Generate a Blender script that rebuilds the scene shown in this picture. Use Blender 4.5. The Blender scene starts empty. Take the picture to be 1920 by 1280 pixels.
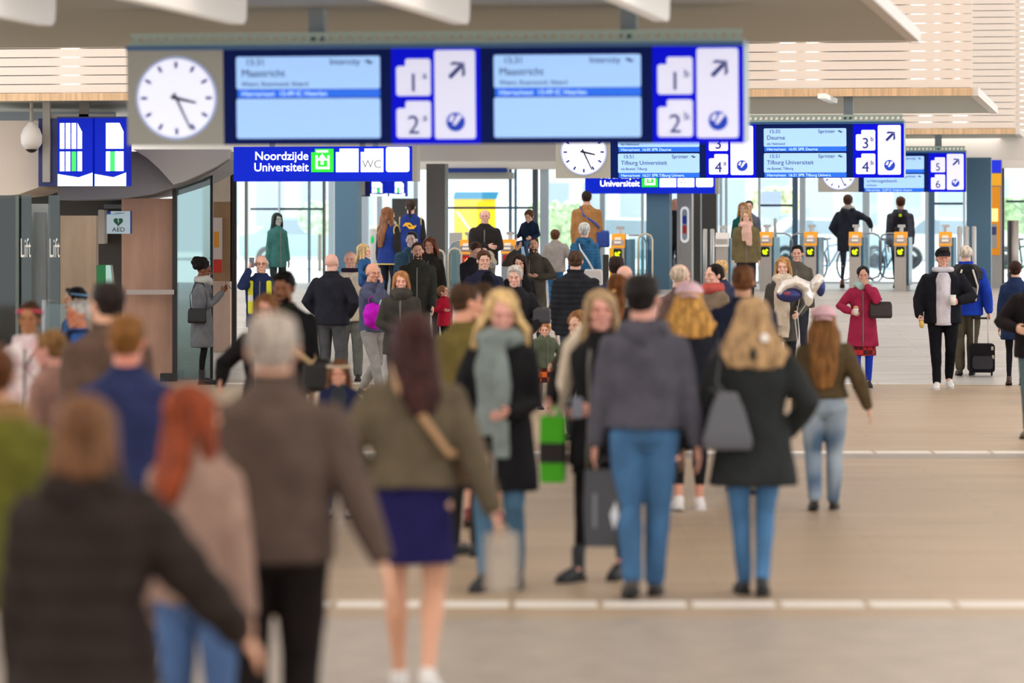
import bpy, bmesh, math, random
import numpy as np
from math import sin, cos, pi, radians, sqrt, atan2
from mathutils import Vector, Matrix, noise

random.seed(7)
scene = bpy.context.scene
COL = scene.collection

# ---------------------------------------------------------------- camera, sky, sun, exposure
CZ, F, HOR = 2.13, 7000.0, 424.0            # camera height, focal length in pixels of a 1920 frame, horizon row
cam_d = bpy.data.cameras.new('camera'); cam = bpy.data.objects.new('camera', cam_d); COL.objects.link(cam)
cam.location = (0, 0, CZ); cam.rotation_euler = (pi/2, 0, 0)
cam_d.sensor_width = 36; cam_d.lens = F/1920*36; cam_d.shift_y = -(640-HOR)/1920
cam_d.clip_end = 600
cam_d.dof.use_dof = True; cam_d.dof.focus_distance = 52.0; cam_d.dof.aperture_fstop = 1.7
scene.camera = cam
W = bpy.data.worlds.new('sky'); scene.world = W; W.use_nodes = True
bg = W.node_tree.nodes['Background']; bg.inputs[0].default_value = (0.93, 0.965, 1.0, 1); bg.inputs[1].default_value = 2.3
sun_d = bpy.data.lights.new('sun', 'SUN'); sun_d.energy = 11.0; sun_d.angle = radians(6)
sun = bpy.data.objects.new('sun', sun_d); COL.objects.link(sun); sun.location = (0, 90, 30)
sun.rotation_euler = (radians(-38), radians(12), 0)   # high daylight over the street beyond the doors
vs = scene.view_settings
vs.view_transform = 'Standard'; vs.look = 'None'; vs.gamma = 1.0; vs.use_curve_mapping = False; vs.exposure = -0.08
scene.cycles.use_denoising = True
scene.cycles.max_bounces = 6; scene.cycles.diffuse_bounces = 3; scene.cycles.glossy_bounces = 3
scene.cycles.transparent_max_bounces = 12; scene.cycles.sample_clamp_indirect = 6
scene.cycles.caustics_reflective = False; scene.cycles.caustics_refractive = False

PHI = math.atan2(1140, F)                    # the hall runs a little to the right of the view
A = Vector((sin(PHI), cos(PHI), 0)); B = Vector((cos(PHI), -sin(PHI), 0))
def hall(a, b, z=0.0): return A*a + B*b + Vector((0, 0, z))
def onplane(px, a):
    k = (px-960)/F; y = a/(k*sin(PHI)+cos(PHI)); return Vector((k*y, y, 0))
def a_of(v): return v.dot(A)
def b_of(v): return v.dot(B)
RA0, RA1, UP = 50.6, 66.0, 0.96              # the floor climbs a ramp to the gates
def floor_z(a): return UP*min(1, max(0, (a-RA0)/(RA1-RA0)))
def at(px, s, z=None):
    v = Vector(((px-960)/s, F/s, 0)); v.z = floor_z(a_of(v)) if z is None else z; return v
def zpx(py, s): return CZ-(py-HOR)/s

# ---------------------------------------------------------------- added fill lamps under the panels, no fittings there
def area_lamp(a, b, z, sa, sb, w, col=(1, .95, .88)):
    d = bpy.data.lights.new('added_fill_lamp', 'AREA'); d.shape = 'RECTANGLE'; d.size = sb; d.size_y = sa; d.energy = w; d.color = col
    o = bpy.data.objects.new('added_fill_lamp', d); COL.objects.link(o); o.location = hall(a, b, z); o.rotation_euler = (0, 0, -PHI)
for a_, w_ in ((51, 110), (71, 110)): area_lamp(a_, -5.2, 3.77, 2.4, 6, w_)

# ---------------------------------------------------------------- materials
def lin(c):
    if isinstance(c, str):
        c = c.lstrip('#'); c = [int(c[i:i+2], 16)/255 for i in (0, 2, 4)]
    return tuple((x/12.92 if x <= .04045 else ((x+.055)/1.055)**2.4) for x in c[:3])+(1,)
MATS = {}
def M(col, rough=.7, kind='plain', metal=0.0, emit=0.0, spec=.4):
    key = (str(col), rough, kind, metal, emit)
    if key in MATS: return MATS[key]
    m = bpy.data.materials.new(kind+'_'+str(len(MATS))); m.use_nodes = True
    nt = m.node_tree; p = nt.nodes['Principled BSDF']; c = lin(col)
    p.inputs['Base Color'].default_value = c; p.inputs['Roughness'].default_value = rough
    p.inputs['Metallic'].default_value = metal; p.inputs['Specular IOR Level'].default_value = spec
    m.diffuse_color = c
    def nd(t, **k):
        n = nt.nodes.new(t)
        for a_, v in k.items(): setattr(n, a_, v)
        return n
    def noise_mix(scale, c1, c2, vscale=(1, 1, 1), detail=3.0):
        tc = nd('ShaderNodeTexCoord'); mp = nd('ShaderNodeMapping'); mp.inputs['Scale'].default_value = vscale
        nz = nd('ShaderNodeTexNoise'); nz.inputs['Scale'].default_value = scale; nz.inputs['Detail'].default_value = detail
        rp = nd('ShaderNodeValToRGB'); rp.color_ramp.elements[0].position = .35; rp.color_ramp.elements[1].position = .65
        rp.color_ramp.elements[0].color = c1; rp.color_ramp.elements[1].color = c2
        nt.links.new(tc.outputs['Object'], mp.inputs[0]); nt.links.new(mp.outputs[0], nz.inputs['Vector'])
        nt.links.new(nz.outputs['Fac'], rp.inputs[0]); nt.links.new(rp.outputs[0], p.inputs['Base Color']); return nz
    def sc(c, f): return (min(1, c[0]*f), min(1, c[1]*f), min(1, c[2]*f), 1)
    if emit:
        p.inputs['Emission Color'].default_value = c; p.inputs['Emission Strength'].default_value = emit
    if kind == 'cloth':
        nz = noise_mix(9, sc(c, .86), sc(c, 1.14)); p.inputs['Specular IOR Level'].default_value = .08
        b = nd('ShaderNodeBump'); b.inputs['Strength'].default_value = .35; b.inputs['Distance'].default_value = .01
        n2 = nd('ShaderNodeTexNoise'); n2.inputs['Scale'].default_value = 45
        nt.links.new(n2.outputs['Fac'], b.inputs['Height']); nt.links.new(b.outputs[0], p.inputs['Normal'])
    elif kind == 'denim':
        noise_mix(5, sc(c, .68), sc(c, 1.1), (1, 1, .6))
    elif kind == 'ripped':
        noise_mix(4, sc(c, .8), lin('aab6c0'), (1, 1, .7), 1)
    elif kind == 'hair':
        noise_mix(14, sc(c, .5), sc(c, 1.2), (3, 3, .35)); p.inputs['Specular IOR Level'].default_value = .15
    elif kind == 'floral':
        noise_mix(16, c, lin('c9a8ae'))
    elif kind == 'stripe':
        tc = nd('ShaderNodeTexCoord'); w = nd('ShaderNodeTexWave', bands_direction='Z'); w.inputs['Scale'].default_value = 14
        rp = nd('ShaderNodeValToRGB'); rp.color_ramp.interpolation = 'CONSTANT'; rp.color_ramp.elements[1].position = .5
        rp.color_ramp.elements[0].color = c; rp.color_ramp.elements[1].color = lin('d8d4cc')
        nt.links.new(tc.outputs['Object'], w.inputs['Vector']); nt.links.new(w.outputs['Fac'], rp.inputs[0]); nt.links.new(rp.outputs[0], p.inputs['Base Color'])
    elif kind == 'plaid':
        tc = nd('ShaderNodeTexCoord'); ck = nd('ShaderNodeTexChecker'); ck.inputs['Scale'].default_value = 16
        ck.inputs['Color1'].default_value = c; ck.inputs['Color2'].default_value = lin('4a1418')
        nt.links.new(tc.outputs['Object'], ck.inputs['Vector']); nt.links.new(ck.outputs[0], p.inputs['Base Color'])
    elif kind == 'wood':
        noise_mix(3, sc(c, .82), sc(c, 1.12), (9, 9, .5))
    elif kind == 'stone':
        noise_mix(2.2, sc(c, .88), sc(c, 1.1), (2, 2, .5), 6)
    elif kind == 'brushed':
        noise_mix(6, sc(c, .85), sc(c, 1.1), (20, 20, .3))
    elif kind == 'leaf':
        noise_mix(7, sc(c, .6), sc(c, 1.5), (1, 1, 1), 6)
    elif kind == 'glass':
        p.inputs['Transmission Weight'].default_value = 0
        tr = nd('ShaderNodeBsdfTransparent'); tr.inputs[0].default_value = sc(c, 1)
        gl = nd('ShaderNodeBsdfGlossy'); gl.inputs['Roughness'].default_value = .03
        mx = nd('ShaderNodeMixShader'); lw = nd('ShaderNodeLayerWeight'); lw.inputs[0].default_value = .18
        ma = nd('ShaderNodeMath', operation='MULTIPLY_ADD'); ma.inputs[1].default_value = .6; ma.inputs[2].default_value = .05
        nt.links.new(lw.outputs['Fresnel'], ma.inputs[0]); nt.links.new(ma.outputs[0], mx.inputs[0])
        nt.links.new(tr.outputs[0], mx.inputs[1]); nt.links.new(gl.outputs[0], mx.inputs[2])
        nt.links.new(mx.outputs[0], nt.nodes['Material Output'].inputs['Surface'])
    elif kind == 'film':
        p.inputs['Alpha'].default_value = .55
    elif kind == 'membrane':
        tl = nd('ShaderNodeBsdfTranslucent'); tl.inputs[0].default_value = c; mx = nd('ShaderNodeMixShader'); mx.inputs[0].default_value = .20
        nt.links.new(p.outputs[0], mx.inputs[1]); nt.links.new(tl.outputs[0], mx.inputs[2]); nt.links.new(mx.outputs[0], nt.nodes['Material Output'].inputs['Surface'])
    elif kind == 'floor':
        tc = nd('ShaderNodeTexCoord'); mp = nd('ShaderNodeMapping'); mp.inputs['Scale'].default_value = (.35, 3.4, 1)
        nz = nd('ShaderNodeTexNoise'); nz.inputs['Scale'].default_value = 1.6; nz.inputs['Detail'].default_value = 5
        rp = nd('ShaderNodeValToRGB'); rp.color_ramp.elements[0].position = .32; rp.color_ramp.elements[1].position = .68
        rp.color_ramp.elements[0].color = sc(c, .84); rp.color_ramp.elements[1].color = sc(c, 1.1)
        br = nd('ShaderNodeTexBrick'); br.inputs['Scale'].default_value = 1; br.inputs['Brick Width'].default_value = 2.4; br.inputs['Row Height'].default_value = .3
        br.inputs['Mortar Size'].default_value = .006; br.inputs['Color1'].default_value = (1, 1, 1, 1); br.inputs['Color2'].default_value = (.9, .9, .9, 1); br.inputs['Mortar'].default_value = (.7, .7, .7, 1)
        mu = nd('ShaderNodeMix', data_type='RGBA', blend_type='MULTIPLY'); mu.inputs[0].default_value = 1
        nt.links.new(tc.outputs['Object'], mp.inputs[0]); nt.links.new(mp.outputs[0], nz.inputs['Vector']); nt.links.new(nz.outputs['Fac'], rp.inputs[0])
        nt.links.new(tc.outputs['Object'], br.inputs['Vector']); nt.links.new(rp.outputs[0], mu.inputs[6]); nt.links.new(br.outputs[0], mu.inputs[7])
        nt.links.new(mu.outputs[2], p.inputs['Base Color'])
    MATS[key] = m; return m
def steel(): return M('b9b9b6', .32, 'brushed', .85)
GLASS = lambda c='e6f2f0': M(c, .05, 'glass')

# ---------------------------------------------------------------- mesh helpers
def tag(o, label=None, cat=None, group=None, kind=None):
    if label: o['label'] = label
    if cat: o['category'] = cat
    if group: o['group'] = group
    if kind: o['kind'] = kind
    return o
def link(name, me, parent=None, mats=None):
    o = bpy.data.objects.new(name, me); COL.objects.link(o)
    if parent is not None: o.parent = parent
    if mats and me is not None:
        me.materials.clear()
        for m in (mats if isinstance(mats, (list, tuple)) else [mats]): me.materials.append(m)
    return o
def empty(name, loc, rz=0.0):
    o = bpy.data.objects.new(name, None); COL.objects.link(o); o.location = loc; o.rotation_euler = (0, 0, rz); o.empty_display_size = .2; return o
def smooth_me(me, on=True):
    me.polygons.foreach_set('use_smooth', [on]*len(me.polygons)); return me

class G:
    """gathers raw geometry for one mesh"""
    def __init__(s): s.v = []; s.f = []; s.m = []; s.cur = 0
    def add(s, vs, fs):
        n = len(s.v); s.v += [tuple(v) for v in vs]; s.f += [tuple(n+i for i in f) for f in fs]; s.m += [s.cur]*len(fs); return s
    def box(s, x0, x1, y0, y1, z0, z1, bev=0):
        if bev:
            b = min(bev, abs(x1-x0)/2.01, abs(z1-z0)/2.01)
            pts = [(x0+b, z0), (x1-b, z0), (x1, z0+b), (x1, z1-b), (x1-b, z1), (x0+b, z1), (x0, z1-b), (x0, z0+b)]
            return s.prism(pts, y0, y1)
        vs = [(x, y, z) for x in (x0, x1) for y in (y0, y1) for z in (z0, z1)]
        return s.add(vs, [(0, 1, 3, 2), (4, 6, 7, 5), (0, 4, 5, 1), (2, 3, 7, 6), (0, 2, 6, 4), (1, 5, 7, 3)])
    def prism(s, pts, y0, y1):
        """outline in xz pushed along y"""
        n = len(pts); vs = [(x, y0, z) for x, z in pts]+[(x, y1, z) for x, z in pts]
        fs = [tuple(range(n)), tuple(range(2*n-1, n-1, -1))]+[(i, i+n, (i+1) % n+n, (i+1) % n) for i in range(n)]
        return s.add(vs, fs)
    def tube(s, pts, rad, n=12, ref=(1, 0, 0), round_ends=True):
        pts = [Vector(p) for p in pts]; rad = [(r, r) if not isinstance(r, tuple) else r for r in rad]
        if round_ends:
            t0 = (pts[0]-pts[1]).normalized(); t1 = (pts[-1]-pts[-2]).normalized()
            r0, r1 = rad[0], rad[-1]; e0, e1 = min(r0)*.5, min(r1)*.5
            pts = [pts[0]+t0*e0]+pts+[pts[-1]+t1*e1]; rad = [(r0[0]*.6, r0[1]*.6)]+rad+[(r1[0]*.6, r1[1]*.6)]
        ref = Vector(ref); vs = []
        for i, p in enumerate(pts):
            t = (pts[min(i+1, len(pts)-1)]-pts[max(i-1, 0)]).normalized()
            r_ = ref if abs(ref.dot(t)) < .95 else Vector((0, 1, 0))
            u = (r_-t*r_.dot(t)).normalized(); w = t.cross(u)
            for k in range(n):
                a = 2*pi*k/n; vs.append(p+u*cos(a)*rad[i][0]+w*sin(a)*rad[i][1])
        m = len(pts); fs = [tuple(range(n-1, -1, -1)), tuple(range((m-1)*n, m*n))]
        for i in range(m-1):
            for k in range(n): fs.append((i*n+k, i*n+(k+1) % n, (i+1)*n+(k+1) % n, (i+1)*n+k))
        return s.add(vs, fs)
    def ball(s, c, r, n=12, m=8):
        c = Vector(c); r = Vector(r) if not isinstance(r, (int, float)) else Vector((r, r, r)); vs = [c+Vector((0, 0, r.z))]
        for j in range(1, m):
            th = pi*j/m
            for k in range(n):
                a = 2*pi*k/n; vs.append(c+Vector((r.x*sin(th)*cos(a), r.y*sin(th)*sin(a), r.z*cos(th))))
        vs.append(c-Vector((0, 0, r.z))); fs = [(0, 1+k, 1+(k+1) % n) for k in range(n)]
        for j in range(m-2):
            for k in range(n): fs.append((1+j*n+k, 1+(j+1)*n+k, 1+(j+1)*n+(k+1) % n, 1+j*n+(k+1) % n))
        L = len(vs)-1; fs += [(L, 1+(m-2)*n+(k+1) % n, 1+(m-2)*n+k) for k in range(n)]
        return s.add(vs, fs)
    def ring(s, c, R, r, axis='z', n=24, m=8, sy=1.0):
        c = Vector(c); vs = []
        for i in range(n):
            a = 2*pi*i/n
            for j in range(m):
                b = 2*pi*j/m; q = (R+r*cos(b))
                x, y, z = q*cos(a), q*sin(a)*sy, r*sin(b)
                vs.append(c+Vector({'z': (x, y, z), 'y': (x, z, y), 'x': (z, x, y)}[axis]))
        return s.add(vs, [(i*m+j, ((i+1) % n)*m+j, ((i+1) % n)*m+(j+1) % m, i*m+(j+1) % m) for i in range(n) for j in range(m)])
    def mesh(s, name='mesh', smooth=False):
        me = bpy.data.meshes.new(name); me.from_pydata(s.v, [], s.f); me.polygons.foreach_set('material_index', s.m)
        bm = bmesh.new(); bm.from_mesh(me); bmesh.ops.recalc_face_normals(bm, faces=bm.faces); bm.to_mesh(me); bm.free()
        if smooth: smooth_me(me)
        return me
    def obj(s, name, mat, parent=None, smooth=False): return link(name, s.mesh(name, smooth), parent, mat)
    def lump(s, voxel, smooth=4, name='mesh'):
        """fuses everything gathered into one continuous skin"""
        me = s.mesh(name); o = bpy.data.objects.new('temporary', me); COL.objects.link(o)
        r = o.modifiers.new('r', 'REMESH'); r.mode = 'VOXEL'; r.voxel_size = voxel; r.use_smooth_shade = True
        if smooth:
            q = o.modifiers.new('s', 'SMOOTH'); q.factor = .5; q.iterations = smooth
        dg = bpy.context.evaluated_depsgraph_get(); out = bpy.data.meshes.new_from_object(o.evaluated_get(dg))
        bpy.data.objects.remove(o); bpy.data.meshes.remove(me); smooth_me(out); return out

def hall_box(name, mat, a0, a1, b0, b1, z0, z1, parent=None, kind='structure'):
    """a box laid along the hall axes; origin at its base centre"""
    c = hall((a0+a1)/2, (b0+b1)/2, z0); g = G(); g.box(-(b1-b0)/2, (b1-b0)/2, -(a1-a0)/2, (a1-a0)/2, 0, z1-z0)
    o = g.obj(name, mat, parent); o.location = c; o.rotation_euler = (0, 0, -PHI)
    if kind and parent is None: o['kind'] = kind
    return o
TXT = {}
def text(string, size, mat, parent, loc, rot=(pi/2, 0, 0), name='lettering', align='LEFT', sx=1.0, bold=0.0):
    cu = bpy.data.curves.new('t', 'FONT'); cu.body = string; cu.size = size; cu.align_x = align; cu.extrude = .0015; cu.offset = bold
    o = bpy.data.objects.new('t', cu); COL.objects.link(o)
    dg = bpy.context.evaluated_depsgraph_get(); me = bpy.data.meshes.new_from_object(o.evaluated_get(dg))
    bpy.data.objects.remove(o); bpy.data.curves.remove(cu)
    t = link(name, me, parent, mat); t.location = loc; t.rotation_euler = rot; t.scale = (sx, 1, 1); return t
# ---------------------------------------------------------------- people: shared shapes (metres, head origin under the chin line)
def head_template(fem=False):
    g = G(); w = .93 if fem else 1.0
    g.ball((0, -.012, .143), (.074*w, .094, .088), 20, 14); g.ball((0, .018, .088), (.057*w, .062, .078), 18, 12)
    g.ball((0, .056, .022), (.026 if fem else .031, .026, .024)); g.tube([(-.045*w, .03, .045), (0, .062, .016), (.045*w, .03, .045)], [.018, .022, .018])
    g.tube([(0, .082, .132), (0, .096, .108), (0, .106, .088)], [.0085, .010, .0135]); g.ball((.010, .092, .084), .009); g.ball((-.010, .092, .084), .009)
    for q in (-1, 1):
        g.ball((q*.076*w, -.008, .112), (.009, .018, .031)); g.ball((q*.040*w, .058, .088), (.020, .022, .022))
        g.tube([(q*.012, .084, .139), (q*.045*w, .071, .139)], [.010, .009])
    g.ball((0, .078, .052), (.026, .014, .016)); g.tube([(0, -.012, .075), (0, -.022, 0), (0, -.03, -.085)], [.050 if fem else .057, .048 if fem else .056, .060 if fem else .068], 16)
    me = g.lump(.0055, 3, 'head')
    for v in me.vertices:                      # eye sockets
        for q in (-1, 1):
            d = (v.co-Vector((q*.031*w, .086, .119))).length
            if d < .028: v.co.y -= .014*(1-d/.028)
    g = G()
    for q in (-1, 1):
        g.cur = 1; g.ball((q*.031*w, .068, .119), (.0135, .0115, .0095), 10, 8)
        g.cur = 2; g.ball((q*.031*w, .0775, .1185), (.0070, .0038, .0070), 8, 6); g.tube([(q*.018, .083, .125), (q*.031*w, .0845, .1285), (q*.046*w, .074, .124)], [.0022, .0030, .002], 6)
        g.cur = 3; g.tube([(q*.013, .091, .1385), (q*.032*w, .090, .144), (q*.051*w, .074, .139)], [.0042, .0054, .0032], 6)
        g.cur = 4
    g.tube([(-.024, .081, .0535), (-.008, .0925, .056), (0, .0925, .055), (.008, .0925, .056), (.024, .081, .0535)], [.003, .0054, .005, .0054, .003], 8)
    g.tube([(-.020, .083, .0505), (0, .0915, .047), (.020, .083, .0505)], [.0036, .006, .0036], 8)
    ex = g.mesh(smooth=True); bm = bmesh.new(); bm.from_mesh(me); bm.from_mesh(ex); bm.to_mesh(me); bm.free(); smooth_me(me); return me
def hand_template(grip):
    """a right hand hanging from the wrist: fingers down, palm to -x, thumb to +y"""
    g = G(); g.tube([(0, 0, .012), (0, .002, -.03), (-.002, .002, -.085)], [(.015, .022), (.0155, .036), (.012, .040)], 12)
    c = 1.35 if grip else .32
    for y, L, r in ((.031, .074, .0085), (.011, .082, .009), (-.010, .076, .0085), (-.029, .060, .0075)):
        p = Vector((-.003, y, -.086)); pts = [p+Vector((0, 0, .02)), p]; ang = .12
        for q in (.42, .32, .26):
            ang += c*(.55 if not grip else .95); p = p+Vector((-sin(ang), y*.05, -cos(ang)))*L*q; pts.append(p)
        g.tube(pts, [r, r, r*.97, r*.9, r*.8], 8)
    if grip: g.tube([(-.004, .026, -.02), (-.018, .048, -.045), (-.036, .044, -.068), (-.048, .026, -.080)], [.013, .011, .0095, .008], 8)
    else: g.tube([(-.004, .026, -.018), (-.010, .048, -.045), (-.016, .058, -.072), (-.020, .060, -.092)], [.013, .0115, .0095, .0075], 8)
    return g.lump(.0042, 2, 'hand')
def shoe_template(boot=False):
    g = G(); g.tube([(0, -.060, .038), (0, -.02, .050), (0, .05, .046), (0, .12, .034), (0, .165, .028)], [(.032, .036), (.036, .046), (.038, .040), (.043, .030), (.034, .022)], 14, (1, 0, 0))
    g.tube([(0, -.03, .03), (0, -.03, .09 if not boot else .20)], [(.036, .044), (.040, .048)], 14, (1, 0, 0)); me = g.lump(.007, 3, 'shoe')
    for v in me.vertices: v.co.z = max(v.co.z, .014)
    g = G(); out = [(-.035, -.075), (-.043, .0), (-.048, .09), (-.038, .17), (0, .192), (.038, .17), (.048, .09), (.043, 0), (.035, -.075), (0, -.09)]
    n = len(out); hz = .03
    g.add([(x, y, 0) for x, y in out]+[(x*.97, y, .022) for x, y in out], [tuple(range(n)), tuple(range(2*n-1, n-1, -1))]+[(i, (i+1) % n, (i+1) % n+n, i+n) for i in range(n)])
    return me, g.mesh('sole', False)
def push(me, fn):
    """moves every vertex along its normal by fn(position)"""
    n = len(me.vertices); co = np.empty(n*3, np.float32); no = np.empty(n*3, np.float32)
    me.vertices.foreach_get('co', co); me.vertex_normals.foreach_get('vector', no); co = co.reshape(-1, 3); no = no.reshape(-1, 3)
    d = np.fromiter((fn(p, None) for p in co.tolist()), np.float32, n); me.vertices.foreach_set('co', (co+no*d[:, None]).ravel()); me.update()
def strands(me, amp=.006, fz=5, fx=38, seed=0):
    def d(p, n): return amp*noise.noise(Vector((p[0]*fx+seed, p[1]*fx, p[2]*fz)))+amp*.7*noise.noise(Vector((p[0]*9, p[1]*9+seed, p[2]*9)))
    push(me, d)
HAIRC = {}
def hair_template(kind):
    if kind in HAIRC: return HAIRC[kind]
    g = G(); base = lambda k=0: (g.ball((0, -.024, .156), (.083+k, .098+k, .087+k), 22, 14), g.ball((0, -.045, .098), (.068+k, .058+k, .050), 18, 12))
    vox = .0065; amp = .004
    if kind == 'short':
        base(); g.tube([(-.03, .045, .215), (.035, .05, .212)], [.02, .018])
    elif kind == 'swept':
        base(.002); g.tube([(-.055, .04, .19), (0, .065, .215), (.055, .05, .2)], [.022, .026, .02]); g.ball((0, -.02, .21), (.07, .08, .04))
    elif kind == 'flat':
        base(.001); g.ball((0, -.02, .205), (.078, .092, .042))
    elif kind == 'fringe':
        g.ball((0, -.036, .118), (.080, .080, .058), 20, 12)
    elif kind == 'thin':
        g.ball((0, -.028, .14), (.081, .092, .088), 20, 12)
    elif kind == 'spread':
        base(.006); g.tube([(0, -.055, .16), (0, -.082, .07), (0, -.105, 0), (0, -.135, -.08), (0, -.14, -.15)], [(.084, .05), (.105, .048), (.140, .045), (.180, .036), (.150, .020)], 24); amp = .012
        for q in (-1, 1): g.tube([(q*.060, .012, .185), (q*.085, .0, .10), (q*.110, -.02, .03), (q*.160, -.06, -.07)], [(.024, .040), (.020, .045), (.026, .045), (.03, .032)], 12)
    elif kind in ('long', 'verylong', 'shoulder', 'bob', 'bigwave'):
        base(.006); L = {'long': -.20, 'verylong': -.42, 'shoulder': -.09, 'bob': -.01, 'bigwave': -.25}[kind]; k = {'bigwave': 1.5, 'verylong': 1.28}.get(kind, 1)
        g.tube([(0, -.055, .16), (0, -.080, .06), (0, -.105 if L < -.05 else -.088, min(-.03, L*.25) if L < -.05 else L*.5), (0, -.142 if L < -.15 else -.10, L*.6), (0, -.150 if L < -.15 else -.10, L)], [(.080, .05), (.085*k, .045), (.092*k, .042), (.085*k, .034), (.052*k, .020)], 20)
        for q in (-1, 1):
            g.tube([(q*.060, .012, .185), (q*.080, .0, .10), (q*.084*k, -.005, .03), (q*.088*k, -.02 if L < -.05 else 0, max(L*.7, -.16))], [(.024, .040), (.018, .045), (.022, .045), (.018*k, .032)], 12)
        amp = .008 if kind != 'bigwave' else .016
    elif kind == 'ponytail':
        base(.001); g.tube([(0, -.11, .19), (0, -.155, .16), (0, -.165, .06), (0, -.13, -.08)], [.024, .028, .030, .012])
    elif kind == 'bun':
        base(.001); g.ball((0, -.10, .215), .038)
    elif kind == 'lowbun':
        base(0); g.ball((0, -.115, .11), .032)
    elif kind == 'afro':
        g.ball((0, -.055, .185), (.105, .115, .095), 18, 12); g.ball((0, -.11, .20), (.08, .08, .075)); amp = .022
    elif kind == 'child':
        base(.004); g.tube([(-.05, .055, .19), (.05, .055, .19)], [.018, .018])
    me = g.lump(vox, 3, 'hair'); strands(me, amp, 5 if kind not in ('short', 'flat', 'thin', 'fringe', 'afro') else 30)
    HAIRC[kind] = me; return me
HEADM, HEADF = head_template(False), head_template(True)
HAND, FIST = hand_template(False), hand_template(True)
SHOE, SOLE = shoe_template(); BOOT, BSOLE = shoe_template(True)

def ik(a, b, L1, L2, hint):
    d = b-a; D = min(d.length, (L1+L2)*.9995); u = d.normalized(); b = a+u*D
    q = (L1*L1-L2*L2+D*D)/(2*D); h = sqrt(max(L1*L1-q*q, 1e-8)); hp = Vector(hint); hp = (hp-u*hp.dot(u)).normalized()
    return a+u*q+hp*h, b
ARMS = {'hang': ((.132, .01, .478), (.2, -1, 0)), 'fwd': ((.128, .09, .49), (.2, -1, -.2)), 'back': ((.130, -.085, .485), (.2, -1, .2)), 'pocket': ((.112, .055, .545), (1, -.6, 0)),
        'chest': ((.035, .135, .665), (.8, -.3, -.6)), 'belly': ((.035, .13, .60), (.9, -.5, -.4)), 'ear': ((.085, .07, .885), (.6, .2, -1)), 'mouth': ((.03, .115, .845), (.7, .2, -1)),
        'phone': ((.02, .165, .745), (.35, -.5, -1)), 'carry': ((.165, .01, .492), (.5, -.6, 0)), 'out': ((.27, .02, .54), (.2, -1, -.3)), 'outb': ((.23, -.12, .53), (.3, -1, .1)), 'up': ((.07, .06, .93), (1, .3, -.3)),
        'across': ((-.03, .125, .64), (1, .2, -.5)), 'hold': ((.12, .16, .60), (.6, -1, -.4)), 'bent': ((.10, .15, .63), (1, -.6, -.2)), 'elbow': ((.085, .07, .54), (1.3, -.5, .1))}
def child_of(me, M4, name, root, mat):
    me = me.copy()
    if M4 is not None: me.transform(M4)
    return link(name, me, root, mat)
class Rec: pass
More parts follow.
